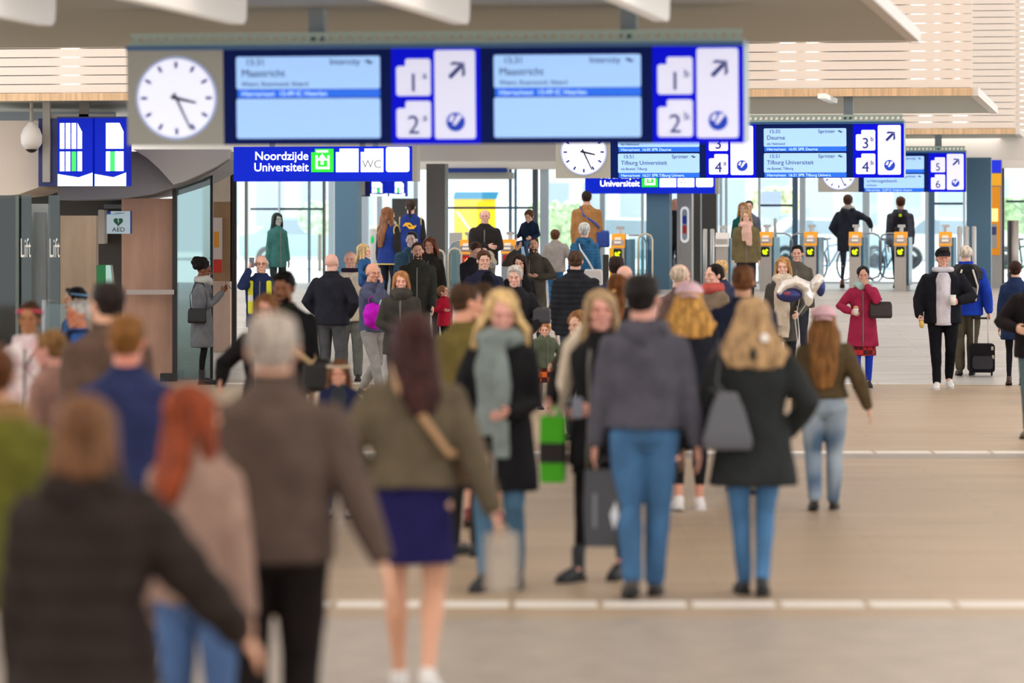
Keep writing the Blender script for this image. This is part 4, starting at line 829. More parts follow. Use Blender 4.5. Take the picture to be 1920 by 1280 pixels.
def car(label, px, s, col, rz):
    p = at(px, s, UP); root = empty('car', p, rz); tag(root, label, 'car'); g = G()
    prof = [(-2.0, .35), (2.05, .35), (2.1, .62), (1.95, .80), (1.1, .92), (.55, 1.38), (-.95, 1.42), (-1.6, .98), (-2.05, .9)]
    g.prism(prof, -.82, .82); g.obj('body', M(col, .3), root); g = G(); g.prism([(.92, .93), (.5, 1.31), (-.88, 1.35), (-1.35, .97)], -.835, .835); g.obj('side_windows', M('93a6b6', .2), root)
    for x in (-1.25, 1.3):
        for y in (-.78, .78): g = G(); g.ring((x, y, .32), .24, .085, 'y', 24, 8); g.ball((x, y, .32), (.18, .05, .18)); g.obj('wheel', M('3a3c40', .6), root, True)
car('white car passing outside behind the tan coated man', 1180, 70, 'eef0f0', .05); car('silver car outside behind the mid-stride man', 1545, 66, 'dfe4e8', .1); car('white car outside right of the backpacker walking out', 1790, 68, 'e8eaec', -.05); car('pale teal van shaped car behind the left glass doors', 590, 68, 'a8ccc8', .0)
g = G(); g.box(-.22, .22, 0, .08, 1.35, 1.95); g.box(-.02, .02, .02, .06, 0, 1.36); o = g.obj('street_sign', M('aebfdc', .5)); o.location = at(1446, 84, UP); tag(o, 'pale blue rectangular street sign outside between two ticket gates', 'sign')
# ---------------------------------------------------------------- the crowd, nearest first
V = Vector
def bag_obj(name, label, cat, R, base):
    """empty at the bag's base, turned with its carrier"""
    r = empty(name, base, R.face); tag(r, label, cat); return r
def strap_pts(R, root, pts): 
    inv = (Matrix.Translation(root.location)@Matrix.Rotation(root.rotation_euler.z, 4, 'Z')).inverted(); return [inv@p for p in pts]
def tote(label, R, side, w, h, d, col, name='carrier_bag', cat='bag', drop=.16, rim=None, extra=None, off=(0, 0), rz=0.0, handle=None, kind='plain'):
    """open bag hanging from a hand: side 0 left, 1 right"""
    hp = R.hand[side]; base = V((hp.x+off[0], hp.y+off[1], hp.z-drop-h)); r = bag_obj(name, label, cat, R, base); r.rotation_euler.z += rz
    g = G(); vs = []
    for z, k in ((0, .94), (h*.5, 1.03), (h, .97)): vs += [(-w/2*k, -d/2, z), (w/2*k, -d/2, z), (w/2*k, d/2, z), (-w/2*k, d/2, z)]
    g.add(vs, [(3, 2, 1, 0), (8, 9, 10, 11)]+[(j*4+i, j*4+(i+1) % 4, j*4+4+(i+1) % 4, j*4+4+i) for j in (0, 1) for i in range(4)]); b = g.obj('bag_body', M(col, .5, kind), r)
    for q in (-1, 1): g = G(); g.tube([(-w*.22, q*d*.4, h-.01), (-w*.16, q*d*.2, h+drop*.7), (0, 0, h+drop+.01), (w*.16, q*d*.2, h+drop*.7), (w*.22, q*d*.4, h-.01)], [(.009, .005)]*5, 8, (0, 1, 0)); g.obj('handle', M(handle or col, .5), r, True)
    if rim: g = G(); g.box(-w/2*1.04, w/2*1.04, -d/2-.004, d/2+.004, rim[1], rim[2]); g.obj('dark_band', M(rim[0], .5), r)
    if extra: extra(r, w, h, d)
    return r
def crossbag(label, R, pos, w, h, d, col, over='left', name='shoulder_bag', strapc=None, sw=.012, rz=0, cat='bag', back=None, slouch=False):
    """bag resting against the hip on a strap that goes over a shoulder; pos in body fractions"""
    base = R.P(*pos); r = bag_obj(name, label, cat, R, base); r.rotation_euler.z += rz; g = G()
    vs = []
    for z, k, kd in (((0, .9, .8), (h*.12, 1, 1), (h*.8, .97, .9), (h, .86, .5)) if not slouch else ((0, 1.1, .8), (h*.15, 1.2, 1), (h*.7, .8, .9), (h, .45, .5))): vs += [(-w/2*k, -d/2*kd, z), (w/2*k, -d/2*kd, z), (w/2*k, d/2*kd, z), (-w/2*k, d/2*kd, z)]
    g.add(vs, [(3, 2, 1, 0), (12, 13, 14, 15)]+[(j*4+i, j*4+(i+1) % 4, j*4+4+(i+1) % 4, j*4+4+i) for j in (0, 1, 2) for i in range(4)])
    me = g.lump(min(.012, d/5), 4, 'bag_body'); link('bag_body', me, r, M(col, .4))
    kf = .7 if slouch else 1.0
    g = G(); g.prism([(-w*.43*(2-kf)*.9, h*.35*kf), (w*.43*(2-kf)*.9, h*.35*kf), (w*.45*kf*.9, h*.9), (-w*.45*kf*.9, h*.9)], -d/2-.006, -d/2+.004); g.obj('flap', M(col, .35), r)
    m = {'left': -1, 'right': 1}[over]; pz = pos[2]+h/R.H; rr = .078
    path = [R.P(pos[0], pos[1], pz-.01)]
    for (x, y, z_) in (back or [(pos[0]*.7+m*.02, -.085, .68), (m*.03, -.088, .76), (m*.062, -.05, .835), (m*.070, .0, .852), (m*.058, .05, .83), (m*.01, .10, .72), (pos[0]*.85, .10, .60)]): path.append(R.P(x, y, z_))
    path.append(R.P(pos[0], pos[1]+.01, pz-.01)); g = G(); g.tube(strap_pts(R, r, path), [(sw, .004)]*len(path), 8, (0, 0, 1), False); g.obj('strap', M(strapc or col, .5), r, True); return r
def backpack(label, R, col, w=.30, h=.44, d=.16, z=.60, col2=None, stripe=None, name='backpack', yo=0):
    base = R.P(0, -.155-yo, z); r = bag_obj(name, label, 'backpack', R, base); g = G()
    g.tube([(0, 0, .04), (0, 0, h*.5), (0, .01, h*.85), (0, .02, h)], [(w*.46, d*.45), (w*.5, d*.5), (w*.45, d*.45), (w*.28, d*.3)], 18); me = g.lump(.013, 3, 'backpack_body'); link('backpack_body', me, r, M(col, .6, 'cloth'))
    g = G(); g.tube([(0, -d*.42, .05), (0, -d*.45, h*.4)], [(w*.36, d*.2), (w*.36, d*.2)], 16); g.obj('front_pocket', M(col2 or col, .6), r, True)
    for q in (-1, 1):
        pts = [R.P(q*.05, -.10, .80), R.P(q*.062, -.05, .838), R.P(q*.066, .02, .848), R.P(q*.064, .085, .79), R.P(q*.075, .088, .70), R.P(q*.10, .0, .64)]; g = G(); g.tube(strap_pts(R, r, pts), [(.022, .006)]*6, 8, (1, 0, 0)); g.obj('shoulder_strap', M(col, .6), r, True)
    if stripe:
        for q in (-1, 1): g = G(); g.tube([(q*w*.34, -d*.36, .03), (q*w*.42, -d*.40, h*.45), (q*w*.22, -d*.44, h*.9)], [.012]*3, 8); g.obj('pale_piping', M(stripe, .6), r, True)
    return r
def small_item(name, label, cat, loc, build, rot=(0, 0, 0)):
    r = empty(name, loc); r.rotation_euler = rot; tag(r, label, cat); build(r); return r
def phone(label, loc, rz=0, tilt=-.6):
    def b(r):
        g = G(); g.box(-.034, .034, -.004, .004, -.066, .066, .008); g.obj('body', M('1b1b20', .3), r); g = G(); g.box(-.032, .032, -.0055, -.004, -.062, .062, .004); g.obj('display', M('777d8c', .2), r)
    return small_item('phone', label, 'phone', loc, b, (tilt, 0, rz))

# --- foreground
p = person('person in a black quilted coat with short brown hair, nearest at the lower left', 160, 620, 1.61, face=-6, top=('2b2320',), hem=.40, bulk=.040, quilt=.10, flare=.06, leg=('pants', '24201f'), hair=('bob', '6e4a30'), arms=('hang', ((.33, .12, 0.485), (.3, -.6, -1))), hood=1, width=1.12, fem=True, collar=.012, scarf='16171b')
person('person in an olive parka with fur hood at the far left edge', -12, 500, 1.68, face=10, top=('5b5a22',), hem=.42, bulk=.03, leg=('pants', '2b2a2c'), hair=('short', '5a3317'), arms=('hang', 'fwd'), scarf='8a6c45')
p = person('person with long ginger hair in a taupe coat beside the brown leather jacket', 366, 520, 1.55, face=-22, top=('93776a',), hem=.50, bulk=.022, leg=('pants', '46618c'), hair=('long', '863c1e'), fem=True, arms=('hang', 'hang'), head=(-25, 4), width=.98, shoe=('shoe', '3a3634'))
p = person('grey-haired person in a brown leather jacket and black trousers walking away', 512, 500, 1.80, face=-3, top=('55463e',), hem=.49, bulk=.026, leg=('pants', '1f1918'), hair=('flat', 'a89c90'), arms=('elbow', ((.235, -.04, 0.485), (.3, -.6, -.3))), st=.06, collar=.020, width=1.14, head=(0, 0), loose=.008, hs=1.05)
p = person('person with long dark hair, olive jacket, navy skirt and bare legs', 775, 413, 1.735, face=-4, top=('5c5140',), hem=.555, bulk=.030, leg=('none', '26264f', 'plain', .355, '211d4a'), skin='d09a7c', hair=('long', '3b1f1c'), fem=True, arms=('elbow', ((.215, -.03, 0.485), (.3, -.6, -.2))), st=-.09, head=(18, -4), shoe=('shoe', 'ddd8d4', 'b9b4ae'), width=1.10)
crossbag('tan crossbody strap and small pouch worn over the olive jacket', p, (.15, .05, .555), .18, .14, .07, 'a87a50', 'left', strapc='a9825c', sw=.019, back=[(.10, -.085, .64), (.03, -.105, .74), (-.035, -.090, .81), (-.055, -.03, .862), (-.05, .04, .84), (0, .10, .74), (.09, .10, .62)])
tote('pale translucent shopping bag hanging from the hand of the navy skirt wearer', p, 1, .15, .26, .06, 'b9ab9a', drop=.03, off=(.03, 0), rz=.5, kind='film')
# --- left middle group
person('short haired person in a navy jacket with reddish ears behind the black quilted coat', 238, 400, 1.705, face=-8, top=('2a3052',), hem=.46, bulk=.020, leg=('pants', '2a2c34'), hair=('flat', '7d5226'), skin='c9806a', width=1.05, collar=.006)
person('tall black-haired person in a dark brown coat before the stone wall', 200, 330, 1.81, face=22, top=('5a463b',), hem=.38, bulk=.024, leg=('pants', '2a2624'), hair=('short', '241a17'), head=(14, 0), collar=.012, width=1.08)
person('small person with brown hair between the pink headband and the dark brown coat', 98, 322, 1.52, face=60, top=('8d6b60',), hem=.45, leg=('pants', '2f2b2c'), hair=('short', '7d5a34'), skin='c98f80', fem=True, head=(15, -8))
p = person('person with pink headband and white floral hooded top facing the camera', 55, 268, 1.59, face=172, top=('ded3d0', 'floral'), hem=.48, bulk=.016, hood=1, leg=('pants', '33343c'), skin='a9724c', hair=('bun', '4a3020'), fem=True, band='e0506a', head=(6, 0))
crossbag('black crossbody bag on the white floral top at the left edge', p, (-.13, .04, .50), .20, .15, .06, '232022', 'left', sw=.010)
person('white-haired person in a blue coat looking left beside the glass barrier', 148, 240, 1.545, face=115, top=('3a62a8',), hem=.45, leg=('pants', '2b2c36'), skin='e0906c', hair=('swept', 'd6cfc8'), head=(8, 0), shirt='23283a')
person('dark-haired person with pale blue band behind the white-haired one', 141, 205, 1.565, face=100, top=('4a6a98',), leg=('pants', '2b2c36'), hair=('swept', '1e1c1e'), band='7fb0dc')
p = person('person in glasses and black coat facing the camera with raised hand', 500, 252, 1.62, face=176, top=('211d1e',), hem=.42, bulk=.03, leg=('pants', '23242a'), hair=('bob', '8d5f3c'), fem=True, glasses=True, skin='e3a48c', arms=('fwd', ((.20, .10, .60), (.8, -.6, -.5))), shirt='c9b8ae')
p = person('dark-bearded person in a black jacket with head tilted forward', 533, 237, 1.765, face=172, top=('1e1c1d',), hem=.46, bulk=.03, leg=('pants', '23242a'), hair=('swept', '15110f'), beard='1c1614', skin='a0694a', width=1.12, head=(-4, -8), shirt='3a3a22')
crossbag('cream padded strap bag on the black jacket of the bearded person', p, (-.16, .06, .47), .24, .26, .10, '26221f', 'right', name='messenger_bag', strapc='c3a377', sw=.024)
p = person('girl with flower crown, striped top and navy jacket', 636, 256, 1.145, face=178, top=('262c4c',), hem=.46, leg=('pants', '3c5a86'), hair=('long', '7a5136'), kid=True, fem=True, skin='e2a78c', shirt='3c4048', head=(0, 0), shoe=('shoe', 'd8d4cf'))
g = G(); 
for i in range(16): t = 2*pi*i/16; g.ball((.088*cos(t), -.016+.098*sin(t), .185), (.015, .015, .012), 8, 6)
me = g.mesh(smooth=True); me.transform(p.mat.inverted()@p.MH); link('flower_crown', me, p.o, M('efe0c4', .8))
# --- centre foreground
p = person('blonde person with thick grey-green scarf, black coat and ankle boots', 940, 319, 1.745, face=168, top=('1c1b1d',), hem=.335, bulk=.028, flare=.10, leg=('pants', '4a708c'), skin='dba090', hair=('bigwave', 'd2b07a'), fem=True, arms=(((.05, .13, .60), (.35, -.6, -1)), ((.12, .13, .55), (.5, -.6, -.6))), st=.05, shoe=('boot', '24252a'), head=(20, -10), scarf='78827f', scarf_ends=.40, hood=None, width=.96)
p2 = person('short dark-haired person in an olive jacket turned away beside the blonde one', 872, 290, 1.755, face=-40, top=('66592f',), hem=.47, bulk=.028, leg=('pants', '2c2a2a'), hair=('short', '45301f'), skin='d99a7e', head=(-25, -4), arms=('hang', 'belly'), width=1.05)
person('dark-haired person with bare legs and red shoes mostly hidden behind the blonde one', 906, 264, 1.735, face=-8, top=('3a3432',), hem=.36, leg=('none', '2e2a2c', 'cloth', .34, '3a3030'), skin='cf947a', hair=('short', '4a3524'), shoe=('shoe', '7a2c26', '4a2420'), st=.08, fem=True)
p = person('blonde person in black with a cream shawl sleeve and heeled boots, facing left', 1127, 311, 1.745, face=150, top=('1b1a1c',), hem=.40, bulk=.020, flare=.08, leg=('tights', '19181b', 'cloth', .37, '1b1a1c'), skin='d99c8c', hair=('long', 'a58a66'), fem=True, st=.075, arms=('belly', ((.17, .05, .62), (.8, -.6, -.4))), shoe=('boot', '202226'), head=(35, 4))
g = G(); g.tube([p.L(.055, .02, .87), p.L(.115, .01, .80), p.L(.150, -.01, .68), p.L(.160, .02, .56)], [.040, .052, .050, .038], 14); link('cream_sleeve', g.lump(.018, 3), p.o, M('dccdb8', .9, 'cloth'))
tote('bright green and black shopping bag carried low by the person in black', p, 1, .15, .40, .07, '4fc01c', drop=.05, rim=('2c2624', .12, .24), off=(.01, .0), rz=.25)
phone('pale grey phone held by the person in black with the cream sleeve', p.hand[0]+V((-.01, -.05, .03)), 0, -.3)
p = person('dark-haired person in a charcoal hooded sweatshirt and blue jeans, seen from behind', 1207, 327, 1.855, face=0, top=('4e4c55',), hem=.53, bulk=.026, hood=1, leg=('pants', '3d6790'), hair=('flat', '1d1816'), skin='d59a86', head=(-22, 2), arms=((( .150, .03, .47), (.5, -1, 0)), ((.165, .0, .475), (.5, -.8, 0))), st=.07, shoe=('shoe', '3b3430'), loose=.006, width=1.02, hs=1.05, foot=.036)
def gbx(r, w, h, d):
    g = G(); g.prism([(w*.12, h*.42), (w*.26, h*.60), (w*.34, h*.40), (w*.22, h*.22)], -d/2-.006, -d/2); g.obj('white_emblem', M('c3c5cc', .5), r)
    g = G(); g.prism([(-w*.30, h*.25), (-w*.20, h*.25), (-w*.20, h*.70), (-w*.30, h*.70)], -d/2-.006, -d/2); g.obj('grey_print', M('6a6d72', .5), r)
tote('dark grey glossy shopping bag with white emblem held by the sweatshirt wearer', p, 0, .235, .44, .10, '3a3b3f', drop=.06, extra=gbx, off=(.045, -.03), rz=0)
p = person('person with long fair hair in a black parka and jeans, seen from behind', 1412, 325, 1.71, face=0, top=('2a2c2c',), hem=.375, bulk=.034, flare=.16, hood=1, leg=('pants', '47759f'), hair=('spread', 'b08e66'), fem=True, arms=(((.23, .02, .49), (.4, -1, .1)), ((.125, .07, .55), (1, -.8, -.1))), st=-.05, shoe=('boot', '25262a'), width=1.10, head=(0, -4), foot=.026)
g = G(); g.ball((.05, -.162, .01), (.022, .012, .025)); me = g.mesh(smooth=True); me.transform(p.mat.inverted()@p.MH); link('hair_clip', me, p.o, M('f2ece8', .4))
crossbag('grey leather handbag hanging over the left shoulder of the black parka', p, (-.095, -.135, .50), .24, .33, .10, '5a5a60', 'left', name='handbag', sw=.011, slouch=True, back=[(-.13, -.13, .72), (-.112, -.06, .83), (-.112, .01, .855), (-.13, .04, .82), (-.17, .0, .70)])
# --- second row, centre right
p = person('person in a pink cap worn backwards with long golden hair and black denim jacket', 1292, 250, 1.70, face=0, top=('23242c',), hem=.53, bulk=.020, leg=('crop', '211f22', 'cloth'), hair=('spread', 'cf9a52'), fem=True, cap=('e9c3cc', 'back'), shoe=('shoe', 'efe9e6', 'd9d4d0'), st=.03, skin='d99a80', width=1.06, head=(0, 0))
g = G(); g.tube([p.L(0, 0, .545), p.L(0, 0, .515)], [(.106*p.H, .080*p.H), (.110*p.H, .084*p.H)], 22); link('shirt_hem', g.lump(.014, 2), p.o, M('e9e3dc', .9, 'cloth'))
person('tall person with cropped brown hair in a navy jacket behind the fair-haired one', 1393, 235, 1.815, face=-3, top=('282c40',), hem=.45, bulk=.028, leg=('pants', '25252b'), hair=('flat', '74492d'), skin='d29a78', shoe=('shoe', 'b9a282', '8a7a66'), st=-.07, width=1.12, collar=.006)
person('person in a pink cap with very long brown hair, khaki jacket and ripped jeans', 1545, 250, 1.525, face=-4, top=('54452f',), hem=.555, bulk=.030, leg=('pants', '56708c', 'ripped'), hair=('verylong', '83582f'), fem=True, cap=('e6b9c2', 'back'), arms=('hang', ((.215, -.02, .51), (.4, -1, 0))), st=.06, shoe=('boot', '33291f'), loose=.008, width=1.10)
tote('tall brown paper bag between the black parka and the ripped jeans', p, 0, .12, .44, .12, 'b07c44', name='paper_bag', drop=.03, off=(.0, 0), rz=.3)
# --- middle distance, left
p = person('person in a grey wool coat and pale scarf reading a phone, facing right', 378, 139, 1.655, face=-88, top=('6f7176',), hem=.30, bulk=.018, flare=.05, leg=('tights', '19181b'), hair=('afro', '17120f'), skin='7a4a34', fem=True, scarf='b3b5b0', arms=('phone', 'phone'), shoe=('boot', '1f1d1e'), head=(0, -14), collar=.006)
crossbag('black handbag hanging on the back of the grey wool coat', p, (.13, -.03, .50), .26, .20, .08, '1b1b1f', 'right', name='handbag', sw=.010, rz=pi/2, back=[(.13, -.08, .62), (.125, -.09, .72), (.115, -.04, .83), (.11, .02, .82), (.12, .05, .70), (.13, .04, .60)])
phone('white phone in the hands of the person in the grey wool coat', p.hand[0]+V((.05, 0, .05)), pi/2, -.7)
p = person('bald person in glasses and a navy and yellow work jacket on a phone', 490, 141, 1.745, face=176, top=('232f52',), hem=.45, bulk=.028, leg=('pants', '23283c'), hair=('fringe', 'b0a79e'), skin='dda28a', glasses=True, arms=('fwd', ((.085, .08, .885), (.25, .1, -1))), head=(8, 0))
for q, c_, z0_, z1_ in ((-1, 'd3d534', .56, .80), (1, 'd3d534', .56, .80), (-1, 'd9dcd8', .50, .555), (1, 'd9dcd8', .62, .70)):
    g = G(); g.tube([p.L(q*.07, .082, z0_), p.L(q*.07, .085, z1_)], [(.022*p.H, .018*p.H)]*2, 14); link('reflective_panel', g.lump(.012, 2), p.o, M(c_, .5))
phone('dark phone held to the ear of the bald person in the work jacket', p.hand[1]+V((.03, -.02, .03)), 0, .1)
p = person('bald person in a dark navy jacket near the glass doors, seen from behind', 622, 145, 1.775, face=-22, top=('24252e',), hem=.48, bulk=.034, leg=('pants', '4e5054'), hair=('none', 'b89a88'), skin='d9a08c', arms=('pocket', 'pocket'), collar=.012, width=1.12, loose=.006)
p = person('older bald person in a cream zipped waistcoat and grey trousers', 657, 136, 1.785, face=176, top=('cfc2ae',), hem=.46, bulk=.028, leg=('pants', '6f716c'), hair=('none', 'c9b8a8'), skin='dc9c86', shirt=None, collar=.012, loose=.008, width=1.04, scarf=None)
g = G(); g.ring(p.L(0, .01, .855), .056*p.H, .018*p.H); link('collar', g.lump(.012, 2), p.o, M('2e2338', .8, 'cloth'))
p = person('shaven-headed person in a slate jumper carrying a child on the back', 697, 152, 1.70, face=-128, top=('4b5068',), hem=.50, bulk=.016, leg=('pants', '8c8a88'), hair=('fringe', '7d6a5c'), skin='c98468', arms=('bent', 'mouth'), st=.13, head=(-18, -8), loose=.004)
k1 = person('fair-haired child in a blue top riding on the slate jumper shoulders', 683, 151.5, .98, face=-110, top=('2f5a8c',), leg=('pants', '2f4a7c'), hair=('shoulder', 'd2b684'), kid=True, fem=True, z=zpx(458, 151.5)-.98, sit=True, arms=('fwd', 'hold'), skin='e6ac96', shoe=('shoe', 'c84a8a'))
base = p.P(.16, .16, .36)
def purple(r):
    g = G(); g.ball((0, 0, .18), (.13, .10, .17), 16, 12); me = g.lump(.02, 2); strands(me, .02, 12, 12); link('bag_body', me, r, M('b514b8', .45, 'cloth')); g = G(); g.ball((.09, .02, .30), (.06, .05, .08)); g.obj('pale_blue_pocket', M('b3cfe4', .6), r, True); g = G(); g.ring((0, 0, .36), .06, .008, 'y'); g.obj('handle', M('8a1090', .5), r, True)
small_item('drawstring_bag', 'bright magenta bag held in front of the slate jumper', 'bag', at(702, 152, zpx(618, 152))+V((0, -.30, 0)), purple)
p = person('ginger-haired person in a dark grey hooded parka facing the camera', 752, 165, 1.61, face=178, top=('3d3a36',), hem=.42, bulk=.034, leg=('pants', '4a4a50'), hair=('long', 'b07a4c'), fem=True, skin='e3a08a', scarf='45423e', arms=('fwd', 'belly'), head=(4, 0), width=1.10)
p = person('bearded person in a charcoal field jacket with hands low', 783, 131, 1.775, face=178, top=('34332f',), hem=.44, bulk=.030, leg=('pants', '5a564f'), hair=('short', '3a2820'), beard='5a3c2c', skin='cf9478', arms=('fwd', 'fwd'), width=1.10, head=(6, 4))
person('person in a padded petrol blue jacket behind the bearded one', 772, 124, 1.74, face=168, top=('3b5a70',), quilt=.05, hem=.50, bulk=.032, leg=('pants', '3a3c44'), hair=('short', '26272e'), skin='e6cdc8', arms=('hang', 'hang'), width=1.08)
person('person with long auburn hair and dark coat holding hands with the child in red', 806, 126, 1.705, face=170, top=('33302e',), hem=.36, bulk=.02, flare=.06, leg=('pants', '3c3634'), hair=('verylong', '7a4630'), fem=True, skin='cf8f74', arms=('hang', 'hang'))
person('small child in a bright red coat and ponytail', 834, 128, 1.06, face=-125, top=('b81f38',), hem=.44, bulk=.03, flare=.10, leg=('tights', '1d1c22'), hair=('ponytail', '9a6a44'), kid=True, fem=True, skin='e0a08a', arms=('hang', ((.16, .1, .66), (.3, -1, 0))), head=(10, 12))
# uniformed staff
for lb, px, H_, f_, hr, fm in (('uniformed person with long hair and pale scarf in a blue and yellow waistcoat', 728, 1.705, -38, ('verylong', '8a5a3e'), True), ('uniformed person with dark ponytail and yellow emblem on the blue waistcoat', 770, 1.745, -4, ('ponytail', '3a2a24'), False)):
    p = person(lb, px, 110 if fm else 106.5, H_-(0 if fm else .03), face=f_, top=('253a80',), vest='2f2c2c', hem=.43, bulk=.028, leg=('pants' if fm else 'pants', '22242e'), hair=hr, fem=fm, skin='dca78e', arms=('hang', 'hang'), scarf='b8b4b0' if fm else None, head=(-20, 0) if fm else (0, 0), width=1.06)
    g = G(); g.ring(p.L(0, .002, .437), .131*H_, .007*H_, 'z', 30, 6, .78)
    for q in (-1, 1): g.ring(p.L(q*.104*1.06, 0, .772), .046*H_, .006*H_, 'x', 24, 6, 1.15)
    link('yellow_trim', g.mesh(smooth=True), p.o, M('d8c06a', .6))
    if not fm: e_ = ns_mark(p.o, 0, .725*H_, .076*H_, M('f2b521', .5, emit=.1), -.112*H_, 'yellow_emblem')
# --- at the gates
p = person('balding person in a dark fleece between the red gate displays, arms across the chest', 909, 112, 1.72, face=178, top=('2b2828',), hem=.46, bulk=.034, leg=('pants', '6a6a68'), hair=('thin', '5c4840'), skin='dba08c', arms=('belly', 'across'), width=1.12)
def bundle(r):
    g = G(); g.ball((0, 0, .14), (.10, .09, .10)); g.ball((.06, -.02, .04), (.09, .08, .09)); g.ball((-.05, 0, .05), (.07, .07, .06)); me = g.lump(.015, 3); strands(me, .012, 14, 14); link('cloth', me, r, M('a89f88', .9, 'cloth')); g = G(); g.tube([(-.1, -.09, .02), (0, -.13, .06), (.12, -.08, .0)], [.02]*3); g.obj('grey_strap', M('8d97a8', .7), r, True)
small_item('folded_blanket', 'pale patterned bundle held at the waist of the dark fleece', 'bundle', at(916, 112, zpx(496, 112))+V((0, -.26, 0)), bundle)
person('brown-haired person in black looking down before the red gate display', 888, 127, 1.665, face=-150, top=('26242a',), hem=.46, bulk=.028, leg=('pants', '2a2a30'), hair=('short', '4a3024'), skin='c98f78', head=(0, -28), arms=('fwd', 'fwd'))
person('person with wavy dark hair in an open navy jacket over a black shirt', 907, 143, 1.80, face=-160, top=('25273c',), hem=.47, bulk=.030, shirt='17171b', leg=('pants', '25262e'), hair=('swept', '5a3e2e'), skin='d9a48c', arms=('fwd', 'fwd'), head=(-10, 0), width=1.08)
p = person('bearded person in a long brown coat with a boy on the shoulders', 1000, 126, 1.705, face=155, top=('4a443c',), hem=.33, bulk=.026, flare=.05, leg=('pants', '3c4658'), hair=('swept', '5a4030'), beard='6a4a38', skin='d0987c', arms=((( .09, .10, .66), (.9, -.6, -.5)), ((.12, .10, .88), (1.2, .2, -1))), head=(30, 12), st=.06)
person('boy in a navy jacket riding on the long brown coat shoulders', 993, 125.7, 1.02, face=150, top=('1e2c44',), leg=('pants', '3c5a80'), hair=('child', '6a4630'), kid=True, skin='d6a088', z=zpx(394, 125.7)-1.02, sit=True, arms=('hold', 'hold'), head=(12, -14), shoe=('shoe', '3a4a68'))
person('long dark-haired person in a black jacket between the wavy-haired and grey-haired ones', 974, 139, 1.74, face=-172, top=('1d1b1e',), hem=.46, bulk=.02, leg=('pants', '24242c'), hair=('long', '33221c'), fem=True, skin='dba288', arms=('hang', 'belly'), head=(-14, 0))
p = person('white-haired older person in a black coat facing the camera', 966, 166, 1.675, face=172, top=('232226',), hem=.36, bulk=.030, leg=('pants', '2c2c32'), hair=('swept', 'c9c2ba'), fem=True, skin='dea492', arms=('elbow', 'fwd'), width=1.08, head=(0, -8))
crossbag('dark grey handbag on the arm of the white-haired person', p, (-.185, .03, .615), .20, .19, .08, '3b3940', 'left', name='handbag', sw=.008, back=[(-.185, 0, .75), (-.17, .02, .78), (-.17, .05, .75)])
p = person('person in a black quilted jacket with short brown hair, seen from behind', 1079, 153, 1.825, face=0, top=('24262c',), hem=.44, bulk=.040, quilt=.065, leg=('pants', '4a5060'), hair=('short', '4e392c'), skin='d0987c', collar=.014, width=1.12, arms=('hang', 'hang'))
person('boy in a grey jacket and jeans walking out between the gates', 1041, 111, 1.35, face=-6, top=('9a9490',), hem=.47, bulk=.034, leg=('pants', '2e5f8c'), hair=('short', '5c3c2a'), kid=True, skin='c98f78', arms=('hang', 'out'), st=.10, shoe=('shoe', '3a3c48'))
p = person('tall person in a tan coat with blue shoulder strap walking out', 1100, 104, 1.80, face=-4, top=('a8784a',), hem=.36, bulk=.028, flare=.04, leg=('pants', '2e3a58'), hair=('short', '2e231f'), skin='c98f70', arms=('hang', 'hang'), width=1.12)
crossbag('blue bag hanging on the right hip of the tan coat', p, (.16, -.02, .44), .26, .30, .12, '2a4aa0', 'left', strapc='2f4f9c', sw=.020)
p = person('white-haired person in a quilted blue jacket with a pale shoulder bag', 1096, 119, 1.70, face=-10, top=('31648c',), hem=.48, bulk=.034, quilt=.05, leg=('pants', '2a3450'), hair=('swept', 'd9d8d4'), fem=True, skin='dca890', hood=1, arms=('hang', 'hang'))
crossbag('white bag with pink print slung across the blue quilted jacket', p, (.10, -.12, .40), .30, .30, .08, 'dcd6d4', 'left', strapc='e9ecee', sw=.016, back=[(.05, -.13, .66), (-.02, -.12, .76), (-.05, -.06, .845), (-.055, .02, .85), (0, .10, .72), (.12, .06, .55)])
def pole(r): 
    g = G(); g.box(-.05, .05, 0, .06, 0, .95, .01); g.obj('column', M('2a2826', .4), r); g = G(); g.box(.06, .13, .0, .05, .45, 1.06, .01); g.obj('yellow_handle', M('f2b81c', .4), r)
small_item('barrier_column', 'slim black and yellow column beside the pale shoulder bag', 'post', at(1136, 112), pole)
p = person('person in an olive parka and pink scarf coming in through the gates', 1399, 110, 1.60, face=178, top=('6e6244',), hem=.44, bulk=.034, flare=.03, leg=('pants', '23252f'), hair=('long', 'b8946c'), fem=True, scarf='d9b0a2', scarf_ends=.22, skin='dba892', arms=('hang', 'hang'), width=1.08)
person('golden-haired person behind the olive parka and pink scarf', 1393, 101, 1.60, face=175, top=('1f5f56',), leg=('pants', '2c2c34'), hair=('long', 'c99a5c'), fem=True, skin='dba892')
person('dark-haired person farthest behind the olive parka at the gates', 1404, 97, 1.66, face=175, top=('5c5f6c',), leg=('pants', '2c2c34'), hair=('short', '33262a'), skin='c99a84')
p = person('person in a dark navy hooded coat stepping out with one foot lifted', 1590, 99, 1.79, face=-12, top=('30333e',), hem=.40, bulk=.024, hood=1, leg=('tights', '35384a'), hair=('short', '5a4234'), skin='c99a80', arms=('elbow', ((.24, .04, .66), (.6, -1, 0))), st=.12, scarf='c9c2ba', shoe=('shoe', '7a3e34', '5a2c26'))
p = person('person in a dark grey jacket walking out with a backpack', 1688, 99, 1.74, face=-6, top=('4a4854',), hem=.45, bulk=.030, hood=1, leg=('pants', '2e3146'), hair=('short', '5c3b2c'), skin='c9947c', arms=('back', 'fwd'), st=.09, head=(18, 0), width=1.06)
bp = backpack('black backpack with small yellow tag on the dark grey jacket', p, '26242a', z=.56)
